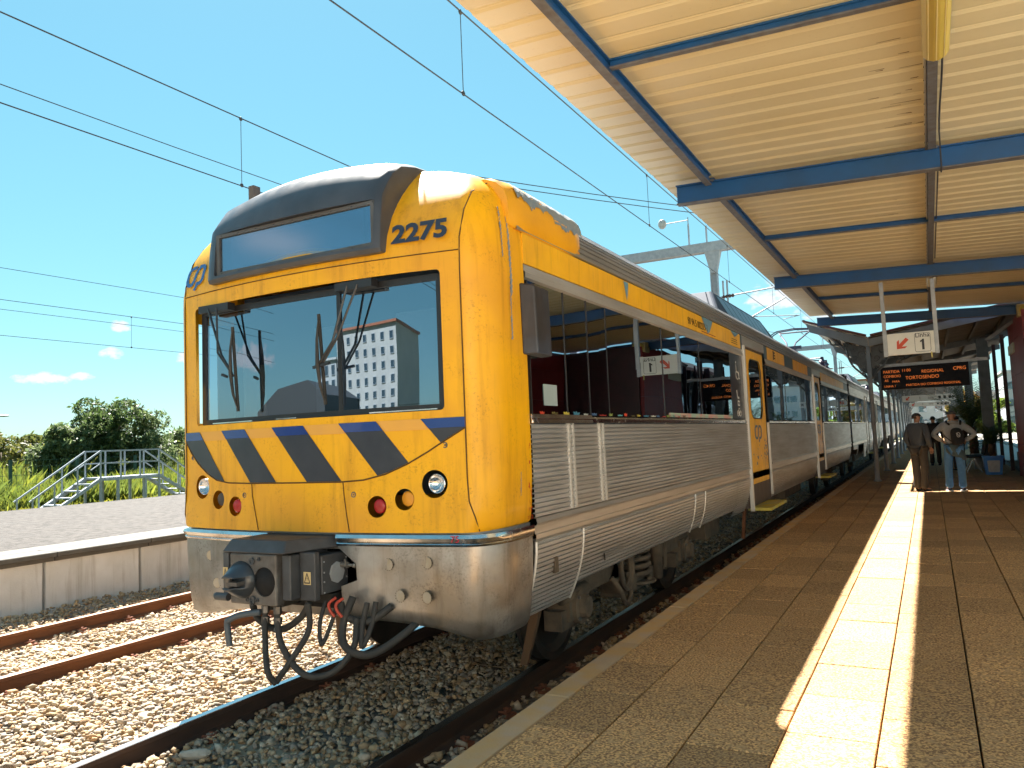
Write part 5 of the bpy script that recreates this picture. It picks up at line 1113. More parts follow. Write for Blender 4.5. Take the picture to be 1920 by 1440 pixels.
for i in range(11):
    y = 22.85+5.2*i; x = 2.575
    if post0 is None:
        b = MB(); b.sm = True; b.tube([(x, y, PZ), (x, y, PZ+.03), (x, y, PZ+.035), (x, y, PZ+.06), (x, y, PZ+.065), (x, y, 3.0), (x, y, 3.04), (x, y, 3.08), (x, y, 3.12), (x, y, 3.16)], [.10, .10, .075, .07, .062, .055, .075, .075, .06, .06], 14); post0 = b.build('post', GREYM, oc)
        b = MB(); b.box(x-.05, x+.05, y-.045, y+.045, 3.16, 4.0); cap0 = b.build('post_head', mat('bluish_grey_iron', (.19, .23, .27), rough=.5), oc)
        b = MB()
        b.tube(bez([(1.62, y, 4.27), (1.68, y, 4.13), (1.86, y, 4.10), (2.02, y, 4.0), (2.08, y, 3.75), (2.18, y, 3.5), (2.38, y, 3.28), (2.53, y, 3.12)], 5), .026, 6)
        for cx, cz, r, a0, d in ((1.83, 4.17, .09, 2.2, -1), (2.24, 3.95, .12, 1.2, 1), (2.42, 3.78, .11, 4, -1), (2.22, 3.68, .09, 0, 1), (2.42, 3.52, .10, 2, 1), (2.44, 3.32, .07, 3, -1), (2.06, 4.08, .06, 0, 1), (2.42, 4.0, .08, 5, 1)): scroll(b, cx, cz, r, 1.6, a0, y, d)
        b.prism([(1.95, 4.16), (2.5, 3.98), (2.5, 3.5), (2.38, 3.42), (2.2, 3.6), (2.14, 3.9), (2.0, 4.02)], lambda p, q, d: (p, d, q), y-.006, y+.006)
        br0 = b.build('scroll_bracket', GREYD, oc)
        b = MB()
        b.tube(bez([(3.6, y, 4.13), (3.42, y, 4.0), (3.2, y, 3.92), (3.05, y, 3.7), (2.92, y, 3.45), (2.76, y, 3.3), (2.62, y, 3.12)], 5), .026, 6)
        for cx, cz, r, a0, d in ((3.28, 4.03, .09, 1, 1), (2.92, 3.90, .13, 1.2, -1), (2.76, 3.66, .09, 4, 1), (2.78, 3.44, .08, 0, -1), (3.08, 4.03, .06, 2, 1)): scroll(b, cx, cz, r, 1.6, a0, y, d)
        b.prism([(2.64, 3.98), (3.2, 4.08), (3.0, 3.78), (2.85, 3.5), (2.64, 3.4)], lambda p, q, d: (p, d, q), y-.006, y+.006)
        br1 = b.build('scroll_bracket', GREYD, oc); yb = y
    else:
        for o_ in (post0, cap0, br0, br1): inst(o_, (0, y-yb, 0), oc)
# second row: rectangular grey pillars by the building, with tie bar
cp_ = None
for i in range(5):
    y = 27.3+10.4*i
    if cp_ is None: b = MB(); b.box(5.30, 5.60, y-.06, y+.14, PZ, 4.35); cp_ = b.build('grey_pillar', mat('blue_grey_pillar', (.20, .235, .25), (.15, .175, .185), scale=6, rough=.6, speck=.6, speckc=(.10, .09, .08)), oc); yb = y
    else: inst(cp_, (0, y-yb, 0), oc)
b = MB(); b.box(2.66, 5.30, 22.92, 22.98, 3.405, 3.485); b.build('tie_bar', GALV, oc)
# departure display
dd = empty('departure_display', (3.86, 22.95, 3.1), 'long black departure display with amber lettering hanging under the old canopy', 'display')
b = MB(); b.box(2.84, 4.87, 22.86, 23.06, 2.80, 3.40); o = b.build('display_case', SCREEN, dd)
lt = lambda x, z: frame3((x, 22.853, z), (1, 0, 0), (0, 0, 1))
for body_, x, z, s_ in (('PARTIDA', 2.90, 3.235, .105), ('11:00', 3.34, 3.25, .105), ('REGIONAL', 3.80, 3.19, .115), ('CPRG', 4.52, 3.21, .125), ('COMBOIO', 2.90, 3.115, .095), ('TORTOSENDO', 3.42, 3.04, .125), ('AS', 2.92, 3.01, .09), ('PARA', 3.1, 2.98, .08), ('LINHA 1', 2.90, 2.86, .085), ('PARTIDA DO COMBOIO REGIONAL', 3.42, 2.865, .085)):
    text('amber_text', body_, s_, lt(x, z), LED, o, bold=-.0008, sx=.92, ext=.0005)
for x in (3.0, 4.7): b = MB(); b.box(x-.02, x+.02, 22.93, 22.97, 3.40, 3.42); b.build('display_hanger', GALV, dd)
# far direction signs
for yy, x0, x1, z0, z1, lab in ((44.2, 2.76, 5.15, 2.99, 3.30, 'long white direction sign with red arrow and pictograms, nearer one under the old canopy'), (58, 2.80, 5.20, 3.0, 3.27, 'long white direction sign hanging farthest away, just above the heads of the people')):
    s_ = empty('direction_sign', ((x0+x1)/2, yy, z0), lab, 'sign', 'far hanging signs')
    b = MB(); b.box(x0, x1, yy, yy+.08, z0, z1); o = b.build('sign_board', mat('sign_grey_white', (.60, .60, .58), rough=.5), s_)
    arrow(o, x0+.24, (z0+z1)/2, .22, yy-.006, 225); text('sign_number', '1', .2, frame3((x0+.75, yy-.003, z0+.09), (1, 0, 0), (0, 0, 1)), INK, o); text('sign_lettering', 'Saída', .13, frame3((x0+1.15, yy-.003, z0+.11), (1, 0, 0), (0, 0, 1)), INK, o)
    for k in range(3): b = MB(); X = x0+1.62+.22*k; b.box(X, X+.11, yy-.005, yy, z0+.08, z1-.08); b.build('pictogram', INK, o)
    arrow(o, x1-.16, (z0+z1)/2, .2, yy-.006, 0, INK)
    for x in (x0+.1, x1-.1): b = MB(); b.box(x-.02, x+.02, yy+.02, yy+.06, z1, rz(x)); b.build('hanger', GALV, s_)

# ================================================================== STATION BUILDING
bl = empty('station_building', (6.2, 20, PZ), 'maroon clad station building with glossy panels on the right of the platform', 'building')
b = MB(); b.box(8.52, 12, 11.9, 24.40, PZ-.6, 4.38); b.box(6.02, 8.52, 20.9, 24.40, PZ-.6, 4.38); b.build('wall_core', MAROON, bl)
open_ = [(13.0, 15.4, .45, 2.75)]
z_ = [PZ+.02, 1.25, 2.12, 2.99, 3.86, 4.38]
y = 24.44-1.16*11+.0
while y < 24.3:
    for za, zb in zip(z_, z_[1:]):
        y1 = min(y+1.16, 24.44)
        if any(y+.6 > a and y+.6 < c and (za+zb)/2-PZ < t for a, c, _, t in open_): continue
        b = MB(); b.box(*((5.905, 6.02) if y > 20.8 else (8.405, 8.52)), y+.004, y1-.004, za+.004, zb-.004); b.build('cladding_panel', RED, bl)
    y += 1.16
b = MB(); b.box(5.905, 6.02, 24.445, 24.455, PZ, 4.42)
b.build('corner_trim', RED, bl)
for a, c, _, t in open_:
    b = MB(); b.box(8.5, 8.515, a, c, PZ, PZ+t-.2); b.build('door_glass', BLDG, bl)
    for yy in (a, (a+c)/2, c-.05): b = MB(); b.box(8.46, 8.52, yy, yy+.05, PZ, PZ+t-.2); b.build('door_post', GALV, bl)
# exit sign
ex = empty('exit_sign', (5.9, 23.9, 3.66), 'green and pale exit sign with a running figure and arrow on the maroon wall', 'sign')
b = MB(); b.box(5.86, 5.90, 23.0, 24.3, 3.56, 3.80); b.box(5.925, 6.55, 24.46, 24.49, 3.565, 3.80); o = b.build('sign_plate', PALEG, ex)
b = MB(); b.box(5.95, 6.24, 24.455, 24.459, 3.60, 3.765); b.build('green_field', GREENS, o)
b = MB(); b.tube([(6.0, 24.452, 3.62), (6.02, 24.452, 3.67), (6.05, 24.452, 3.71)], .008, 5); b.tube([(6.02, 24.452, 3.67), (6.05, 24.452, 3.64), (6.06, 24.452, 3.61)], .008, 5); b.tube([(6.01, 24.452, 3.69), (6.07, 24.452, 3.70)], .006, 5); b.ball((6.06, 24.452, 3.735), .012, 8, 6); b.bar((6.12, 24.452, 3.68), (6.21, 24.452, 3.68), .02, .004, up=(0, 1, 0)); b.build('running_figure', PALEG, o)
# the wall end faces the viewer: a narrow return beside the glazing
b = MB(); b.box(5.90, 6.75, 24.40, 24.449, PZ, 4.42); b.build('wall_return', RED, bl)
# glazed fronts beyond
b = MB(); b.box(6.75, 12, 24.46, 33.5, PZ-.6, 4.5); b.build('shop_core', BLACK, bl)
y = 24.6
gp = None
while y < 32:
    if gp is None:
        b = MB(); b.box(6.62, 6.63, y+.03, y+1.37, PZ+.35, 4.3); gp = b.build('shop_glass', BLDG, bl); b = MB(); b.box(6.55, 6.64, y-.03, y+.03, PZ, 4.4); b.box(6.56, 6.64, y+.03, y+1.37, PZ, PZ+.35); gm = b.build('shop_frame', MAROON, bl); yb = y
    else: inst(gp, (0, y-yb, 0), bl); inst(gm, (0, y-yb, 0), bl)
    y += 1.4
for yy in (27, 30.4):
    b = MB(); b.box(5.9, 6.0, yy, yy+.1, PZ, 4.4); b.build('maroon_column', MAROON, bl)

# ================================================================== PLANTS AND PEOPLE ON THE PLATFORM
def frond(b, base, az, el, L_, leaf, n=22, droop=.9, w=.02, two=True):
    pts = []; p = Vector(base); d = Vector((math.cos(az)*math.cos(el), math.sin(az)*math.cos(el), math.sin(el))); st = L_/n
    for i in range(n): pts.append(p.copy()); p = p+d*st; d = (d+Vector((0, 0, -droop/n))).normalized()
    b.tube(pts, [.008*(1-i/n)+.002 for i in range(n)], 4)
    side = Vector((-math.sin(az), math.cos(az), 0))
    for i in range(3, n):
        d = (pts[i]-pts[i-1]).normalized(); l = leaf*(math.sin(PI*min(1, (i+2)/n*.95))*.8+.25)
        for s in (-1, 1):
            t = (d*.75+side*s*.85+Vector((0, 0, -.25+.15*rng.random()))).normalized(); q = pts[i]; e = q+t*l; m_ = q+t*l*.45; u = d.cross(t).normalized().cross(t)*w
            b._add([q, m_+u*.5, e, m_-u*.5], [(0, 1, 2, 3)])
def palm(name, x, y, z0, label, th, nf, L_, leaf, tr=.09, grp=None, cat='palm', seedl=0, el=(.35, 1.35)):
    t = empty(name, (x, y, z0), label, cat, grp)
    b = MB(); n = max(6, int(th/.05)); b.tube([(x+.01*math.sin(i), y, z0+th*i/n) for i in range(n+1)], [tr*(1+.16*(i % 2)) for i in range(n+1)], 9); b.build('trunk', PALMT, t)
    for k in range(nf):
        b = MB(); az = k*2.4+rng.random()*.4+seedl; frond(b, (x, y, z0+th), az, rng.uniform(*el), L_*rng.uniform(.8, 1.1), leaf); b.build('frond', PALML, t)
    return t
def planter(x, y, label, m, w=.22, h=.50, grp='square plant pots by the building'):
    t = empty('planter', (x, y, PZ), label, 'plant pot', grp)
    b = MB(); k = .80; b.loft([[(x+sx*w*q, y+sy*w*q, PZ+zz) for sx, sy in ((-1, -1), (1, -1), (1, 1), (-1, 1))] for q, zz in ((k, 0), (1, h), (1.08, h), (1.08, h+.05), (.95, h+.05), (.93, h-.03))]); b.build('pot', m, t)
    b = MB(); P = rrect(-.14, .14, .07, h-.07, .03); b.loft([[(x+px*(1+.25*(pz/h-.5)), y-w*(k+(1-k)*pz/h)-.004-d, PZ+pz) for px, pz in P] for d in (0, .004)]); b.build('pot_panel', mat('pot_panel_pale', (.52, .54, .55), (.40, .42, .44), scale=14, rough=.7), t)
    b = MB(); b.box(x-w*.9, x+w*.9, y-w*.9, y+w*.9, PZ+h-.04, PZ+h-.02); b.build('soil', SOIL, t); return t
planter(5.36, 25.25, 'blue square planter with a pale grey front panel at the foot of the grey pillar', BLUEPOT, .235, .46)
palm('small_palm', 5.36, 25.25, PZ+.42, 'small bushy palm growing in the blue square planter', .42, 20, .75, .26, .075, el=(.1, 1.3))
planter(5.22, 28.2, 'grey planter behind the blue one, half in shade', GREYPOT, .22, .42)
palm('tall_palm', 5.05, 28.6, PZ+.4, 'tall dark palm in a pot rising beside the end of the departure display', .9, 26, 2.1, .40, .09, el=(.7, 1.45))
palm('tall_palm', 5.25, 31.5, PZ+.0, 'second tall dark palm, partly hidden behind the nearer one', 1.0, 20, 1.9, .38, .09, el=(.5, 1.4))
palm('spiky_palm', 4.75, 36.0, PZ+.0, 'spiky fan-leaved plant silhouetted against the bright platform end', 1.7, 16, .8, .22, .06, el=(.0, 1.3))
# bench in the shade
bn = empty('bench', (5.1, 27.0, PZ), 'dark bench with pale metal legs in the shade behind the planters', 'bench')
b = MB(); b.box(4.72, 5.2, 26.2, 27.6, PZ+.42, PZ+.47); b.build('seat', DARKC, bn)
b = MB(); b.hexa([(5.2, 26.2, PZ+.5), (5.24, 26.2, PZ+.5), (5.24, 27.6, PZ+.5), (5.2, 27.6, PZ+.5), (5.28, 26.2, PZ+.9), (5.32, 26.2, PZ+.9), (5.32, 27.6, PZ+.9), (5.28, 27.6, PZ+.9)]); b.build('backrest', DARKC, bn)
for yy in (26.3, 27.4):
    for s in (-.15, .15): b = MB(); b.bar((4.95, yy, PZ+.42), (4.95+s*1.3, yy, PZ), .03, .03); b.build('leg', GALV, bn)

def skinned(name, joints, edges, mt, parent, sub=2, root=0):
    me = bpy.data.meshes.new(name); off = Vector((0, 0, 0)); r = parent
    while r is not None: off = off+Vector(r.location); r = r.parent
    me.from_pydata([tuple(Vector(j[0])-off) for j in joints], edges, []); o = bpy.data.objects.new(name, me); COL.objects.link(o)
    m = o.modifiers.new('s', 'SKIN'); m.use_smooth_shade = True
    for i, j in enumerate(joints): rr_ = j[1]; me.skin_vertices[0].data[i].radius = rr_ if hasattr(rr_, '__len__') else (rr_, rr_); me.skin_vertices[0].data[i].use_root = (i == root)
    s = o.modifiers.new('u', 'SUBSURF'); s.levels = sub; s.render_levels = sub; bake(o); o.data.materials.clear(); o.data.materials.append(mt)
    for p in o.data.polygons: p.use_smooth = True
    o.parent = parent; return o
def person(x, y, rot, label, pose, top, bottom, shoe, h=1.72, cat='person', hair=HAIR, hat=None, headturn=0., sole=None):
    """figure facing local -Y before rotation; returns root and a local->world transform"""
    root = empty('person', (x, y, PZ), label, cat); k = h/1.72; R = Matrix.Rotation(rot, 4, 'Z')
    T = lambda p: Vector((x, y, PZ))+(R @ Vector(p))*k
    J = dict(pel=(0, 0, .95), wa=(0, .0, 1.08), ch=(0, .01, 1.30), nk=(0, .01, 1.47), hd0=(0, -.005, 1.53), hd=(0, -.02, 1.61), hd1=(0, -.01, 1.66),
             ls=(.18, .01, 1.41), rs=(-.18, .01, 1.41), le=(.25, .04, 1.13), re=(-.25, .04, 1.13), lh=(.26, -.04, .90), rh=(-.26, -.04, .90), lp=(.095, 0, .90), rp=(-.095, 0, .90), lk=(.105, -.02, .49), rk=(-.105, -.02, .49), la=(.11, .02, .09), ra=(-.11, .02, .09), lt=(.125, -.11, .04), rt=(-.125, -.11, .04))
    J.update(pose)
    rad = dict(pel=(.10, .075), wa=(.09, .065), ch=(.11, .07), nk=.055, hd0=.060, hd=(.076, .092), hd1=(.070, .085), ls=.045, rs=.045, le=.036, re=.036, lh=.03, rh=.03, lp=.08, rp=.08, lk=.055, rk=.055, la=.038, ra=.038, lt=.035, rt=.035)
    names = list(J); idx = {n: i for i, n in enumerate(names)}
    E_ = [('pel', 'wa'), ('wa', 'ch'), ('ch', 'nk'), ('nk', 'hd0'), ('hd0', 'hd'), ('hd', 'hd1'), ('ch', 'ls'), ('ch', 'rs'), ('ls', 'le'), ('rs', 're'), ('le', 'lh'), ('re', 'rh'), ('pel', 'lp'), ('pel', 'rp'), ('lp', 'lk'), ('rp', 'rk'), ('lk', 'la'), ('rk', 'ra'), ('la', 'lt'), ('ra', 'rt')]
    sc = lambda r, f=1., a=0.: tuple((q*f+a)*k for q in r) if hasattr(r, '__len__') else (r*f+a)*k
    body = skinned('body', [(T(J[n]), sc(rad[n])) for n in names], [(idx[a], idx[c]) for a, c in E_], SKIN, root)
    # hands: palm and five separate fingers
    for s, e, hnd in ((1, 'le', 'lh'), (-1, 're', 'rh')):
        a, c = Vector(J[e]), Vector(J[hnd]); d = (c-a).normalized(); sd = d.cross(Vector((0, 0, 1))) if abs(d.z) < .9 else Vector((0, 1, 0)); sd.normalize(); up = sd.cross(d)
        js = [(T(c-d*.01), .024*k), (T(c+d*.06), (.034*k, .018*k))]; es = [(0, 1)]
        for f in range(4):
            o_ = c+d*.07+sd*(f-1.5)*.019; i0 = len(js); L_ = (.06, .07, .066, .05)[f]; js += [(T(o_), .010*k), (T(o_+d*L_*.6-up*.01), .009*k), (T(o_+d*L_-up*.03), .008*k)]; es += [(1, i0), (i0, i0+1), (i0+1, i0+2)]
        i0 = len(js); js += [(T(c+d*.03+sd*.035), .011*k), (T(c+d*.065+sd*.055-up*.01), .010*k)]; es += [(0, i0), (i0, i0+1)]
        skinned('hand', js, es, SKIN, body, 1)
    if top:
        m_, hem, cuffs = top; n2 = ['wa', 'ch', 'nk', 'ls', 'rs', 'le', 're', 'lh', 'rh', 'hem', 'hem2']; JJ = dict(J); JJ['hem'] = (J['pel'][0], J['pel'][1]+.005, 1.0); JJ['hem2'] = (J['pel'][0], J['pel'][1], hem)
        for hnd, e in (('lh', 'le'), ('rh', 're')): JJ[hnd] = tuple(Vector(J[e]).lerp(Vector(J[hnd]), cuffs))
        JJ['nk'] = (J['nk'][0], J['nk'][1], J['nk'][2]-.02)
        R2 = dict(wa=(.160, .125), ch=(.185, .135), nk=.075, ls=.083, rs=.083, le=.062, re=.062, lh=.048, rh=.048, hem=(.168, .135), hem2=(.178, .14)); id2 = {n: i for i, n in enumerate(n2)}
        skinned('jacket', [(T(JJ[n]), sc(R2[n])) for n in n2], [(id2[a], id2[c]) for a, c in (('hem2', 'hem'), ('hem', 'wa'), ('wa', 'ch'), ('ch', 'nk'), ('ch', 'ls'), ('ch', 'rs'), ('ls', 'le'), ('rs', 're'), ('le', 'lh'), ('re', 'rh'))], m_, root)
    n3 = ['pel', 'lp', 'rp', 'lk', 'rk', 'lc', 'rc', 'lf', 'rf']; JJ = dict(J)
    for s in 'lr':
        JJ[s+'c'] = tuple(Vector(J[s+'k']).lerp(Vector(J[s+'a']), .55)); JJ[s+'f'] = tuple(Vector(J[s+'k']).lerp(Vector(J[s+'a']), 1.08))
    R3 = dict(pel=(.155, .125), lp=.105, rp=.105, lk=.086, rk=.086, lc=.080, rc=.080, lf=.082, rf=.082); id3 = {n: i for i, n in enumerate(n3)}
    skinned('trousers', [(T(JJ[n]), sc(R3[n])) for n in n3], [(id3[a], id3[c]) for a, c in (('pel', 'lp'), ('pel', 'rp'), ('lp', 'lk'), ('rp', 'rk'), ('lk', 'lc'), ('rk', 'rc'), ('lc', 'lf'), ('rc', 'rf'))], bottom, root)
    for s in 'lr':
        a, t = Vector(J[s+'a']), Vector(J[s+'t']); d = (t-a); d.z = 0; d.normalize(); b = Vector((a.x, a.y, .045))
        sh_ = skinned('shoe', [(T(b-d*.05), (.042*k, .045*k)), (T(b+d*.06), (.044*k, .040*k)), (T(b+d*.16+Vector((0, 0, -.012))), (.040*k, .026*k)), (T(b+Vector((0, 0, .06))), .045*k)], [(0, 1), (1, 2), (0, 3)], shoe, root, 1)
        if sole:
            q = MB(); sd = Vector((-d.y, d.x, 0)); q.loft([[T(Vector((b.x, b.y, z))+d*(u*.155+.05)+sd*v*.05) for u, v in ((-1, -.6), (-.6, -1), (.5, -1), (1, -.5), (1, .5), (.5, 1), (-.6, 1), (-1, .6))] for z in (.001, .028)]); q.build('sole', sole, sh_)
    # head details
    H = Matrix.Translation(Vector(J['hd'])) @ Matrix.Rotation(headturn, 4, 'Z'); TH = lambda p: T(H @ Vector(p))
    b = MB(); b.sm = True
    b._add([TH((0, -.088, .02)), TH((-.014, -.092, -.022)), TH((.014, -.092, -.022)), TH((0, -.118, -.020))], [(0, 1, 3), (0, 3, 2), (1, 2, 3)]); b.build('nose', SKIN, body)
    for s in (-1, 1):
        b = MB(); b.sm = True; c = TH((s*.079, .005, -.005)); b.ball(c, (.012*k, .02*k, .032*k), 8, 6); b.build('ear', SKIN, body)
        b = MB(); b.ball(TH((s*.03, -.083, .018)), (.011*k, .008*k, .007*k), 8, 5); b.build('eye', INK, body)
    if hair:
        b = MB(); b.sm = True; rings = []
        for i in range(7):
            t = PI/2*i/6*1.02; rings.append([TH(((.079*math.cos(t))*math.cos(a), .012+(.094*math.cos(t))*math.sin(a), .015+.078*math.sin(t)-(0.045 if i == 0 and math.sin(a) > -.2 else 0)-(.0 if math.sin(a) > -.5 else -.012*(i == 0)))) for a in np.linspace(0, 2*PI, 17)[:-1]])
        b.loft(rings); b.build('hair', hair, body)
    return root, T, TH, body
# man in the dark suit: seen from behind, body to the right, left hand in the trouser pocket
pr, T, TH, bd = person(3.645, 19.2, PI*.80, 'man in a dark suit with a light blue face mask, back to us', dict(re=(-.28, .06, 1.14), rh=(-.21, -.10, .93), le=(.27, .04, 1.13), lh=(.22, -.12, .93), lt=(.13, -.12, .04), la=(.10, .0, .09), lk=(.10, -.01, .49), ra=(-.09, .03, .09)), (SUIT, .74, .9), TROU, DARKC, 1.735, headturn=-.75)
b = MB(); b.sm = True; b.loft([[TH(((.082-.014*i)*math.sin(a)*1.0, -.040-(.080-.012*i)*math.cos(a), -.002-.034*i)) for a in np.linspace(-1.35, 1.35, 9)] for i in (0, 1, 2)], close=False); b.build('face_mask', MASKM, bd)
b = MB()
for s in (-1, 1): b.tube([TH((s*.02, -.100, .018)), TH((s*.055, -.092, .02)), TH((s*.085, -.03, .018)), TH((s*.083, .01, .01))], .003, 5)
b.build('glasses', INK, bd)
b = MB(); b.sm = True; b.tube([T((.05*math.cos(a), .01+.055*math.sin(a), 1.482)) for a in np.linspace(0, 2*PI, 13)], .012, 5); b.build('collar', mat('white_shirt', (.6, .62, .65), rough=.8), pr)
# man with the backpack: hands on hips, cap, jacket tied round the waist
pr, T, TH, bd = person(4.31, 19.3, PI*1.03, 'man in light blue jeans, grey sweatshirt and flat cap, hands on hips', dict(le=(.39, .07, 1.22), lh=(.20, .02, 1.07), re=(-.42, .05, 1.20), rh=(-.21, -.02, 1.06), ch=(0, .015, 1.30), la=(.13, .0, .09), ra=(-.12, .02, .09), lk=(.125, .0, .49), rk=(-.115, .0, .49), lt=(.16, -.12, .04), rt=(-.16, -.11, .04)), (HOOD, .98, .93), JEANS, SHOE, 1.735, headturn=.35, sole=SOLE, hair=None)
b = MB(); b.sm = True; rings = []
for i in range(7):
    t = PI/2*i/6; rings.append([TH((.098*math.cos(t)*math.cos(a), .008+(.112*math.cos(t))*math.sin(a)-.012*(math.sin(a) < 0), .028+.078*math.sin(t))) for a in np.linspace(0, 2*PI, 19)[:-1]])
b.loft(rings); b.loft([[TH((.07*math.sin(a), -.10-.05*math.cos(a)*q, .026-.01*q)) for a in np.linspace(-1.2, 1.2, 9)] for q in (0, 1)], close=False); b.build('flat_cap', CAP, bd)
b = MB(); b.sm = True; b.tube([T((.10*math.cos(a), .03+.09*math.sin(a), 1.455+.02*math.sin(a))) for a in np.linspace(0, 2*PI, 15)], .032, 7); b.build('hood', HOOD, pr)
skinned('tied_jacket', [(T((0, .0, 1.03)), (.19, .155)), (T((0, .02, .93)), (.195, .165)), (T((.01, .04, .84)), (.19, .12)), (T((-.15, .07, .76)), (.07, .06)), (T((-.19, .06, .66)), (.045, .03))], [(0, 1), (1, 2), (2, 3), (3, 4)], TEAL, pr)
bk = empty('backpack', (4.42, 19.5, 1.5), 'black backpack with a pale print worn on the back of the man in jeans', 'backpack')
skinned('bag', [(T((-.04, .19, 1.36)), (.115, .065)), (T((-.055, .22, 1.22)), (.15, .09)), (T((-.07, .225, 1.06)), (.155, .10)), (T((-.08, .21, .98)), (.14, .08))], [(0, 1), (1, 2), (2, 3)], DARKC, bk)
b = MB(); b.sm = True; b.tube([T((.07, .15, 1.42)), T((.11, .06, 1.49)), T((.12, -.06, 1.44)), T((.13, -.13, 1.3))], .022, 6); b.tube([T((-.14, .15, 1.42)), T((-.16, .05, 1.49)), T((-.15, -.07, 1.44))], .022, 6); b.tube([T((.05, .16, 1.06)), T((.16, .1, 1.17)), T((.175, .02, 1.25))], .010, 5); b.build('strap', DARKC, bk)
b = MB(); b.tube([T((-.07+.03*math.cos(a), .335, 1.20+.05*math.sin(a))) for a in np.linspace(0, 2*PI, 9)], .008, 5); b.tube([T((-.10, .335, 1.16)), T((-.03, .335, 1.24))], .008, 5); b.build('bag_print', mat('pale_print', (.45, .45, .47), rough=.7), bk)
# two figures farther off in the shade
person(4.0, 31.0, PI*1.0, 'distant person in dark clothes seen between the two standing men', dict(), (DARKC, .85, .9), DARKC, DARKC, 1.74)
person(4.62, 27.5, PI*1.15, 'person in a brown coat mostly hidden behind the man with the backpack', dict(), (mat('brown_coat', (.05, .03, .02), rough=.9), .85, .9), DARKC, DARKC, 1.70)

# ================================================================== OVERHEAD LINE
def wire(name, pts, label, r=.008, cat='overhead wire', grp=None):
    b = MB(); b.tube(pts, r, 5); o = b.build(name, WIRE); return tag(o, label, cat, grp)
def line_pair(x, zc, zm, sag, y0, y1, drops, lab, dx=.0):
    t = empty('overhead_line', (x, 10, zc), lab, 'overhead line')
    n = 30
    b = MB(); b.tube([(x, y0, zc), (x, y1, zc)], .0075, 5); b.build('contact_wire', WIRE, t)
    mz = lambda y: zm-sag*(1-((y-(y0+y1)/2)/((y1-y0)/2))**2)*0
    b = MB(); b.tube([(x+dx, y0+(y1-y0)*k/n, mz(0)) for k in range(n+1)], .0085, 5); b.build('messenger_wire', WIRE, t)
    for y in drops: b = MB(); b.tube([(x, y, zc), (x+dx, y, mz(y))], .0045, 5); b.ball((x, y, zc+.01), (.015, .03, .03), 6, 5); b.ball((x+dx, y, mz(y)-.01), (.015, .03, .03), 6, 5); b.build('dropper', WIRE, t)
line_pair(0, 5.36, 6.23, 0, -12, 60, [6.50, 12.4, 18.3, 24.2, 30.1, 36, 42], 'contact and messenger wires with droppers running above the train roof')
line_pair(-4.3, 5.56, 6.53, 0, -12, 60, [7.6, 14, 20.4, 26.8, 33], 'contact and messenger wires with droppers above the empty left track')
wire('feeder_wire', [(-4.3-.9, -12, 6.12), (-4.9, 7, 6.05), (-4.2, 26, 5.95)], 'thin extra wire running just above the contact wire of the left track', .006)
line_pair(-18.5, 5.36, 6.36, 0, -12, 70, [16.1, 24, 32], 'lowest pair of wires with one dropper, seen far left of the train')
wire('feeder_wire', [(-18.5, -12, 6.10), (-18.5, 70, 6.06)], 'middle thin wire between the far pair at the left edge', .007)
wire('feeder_wire', [(-18.5, -12, 7.15), (-18.5, 16, 7.27), (-18.5, 70, 7.4)], 'highest of the four thin wires at the left edge', .008)
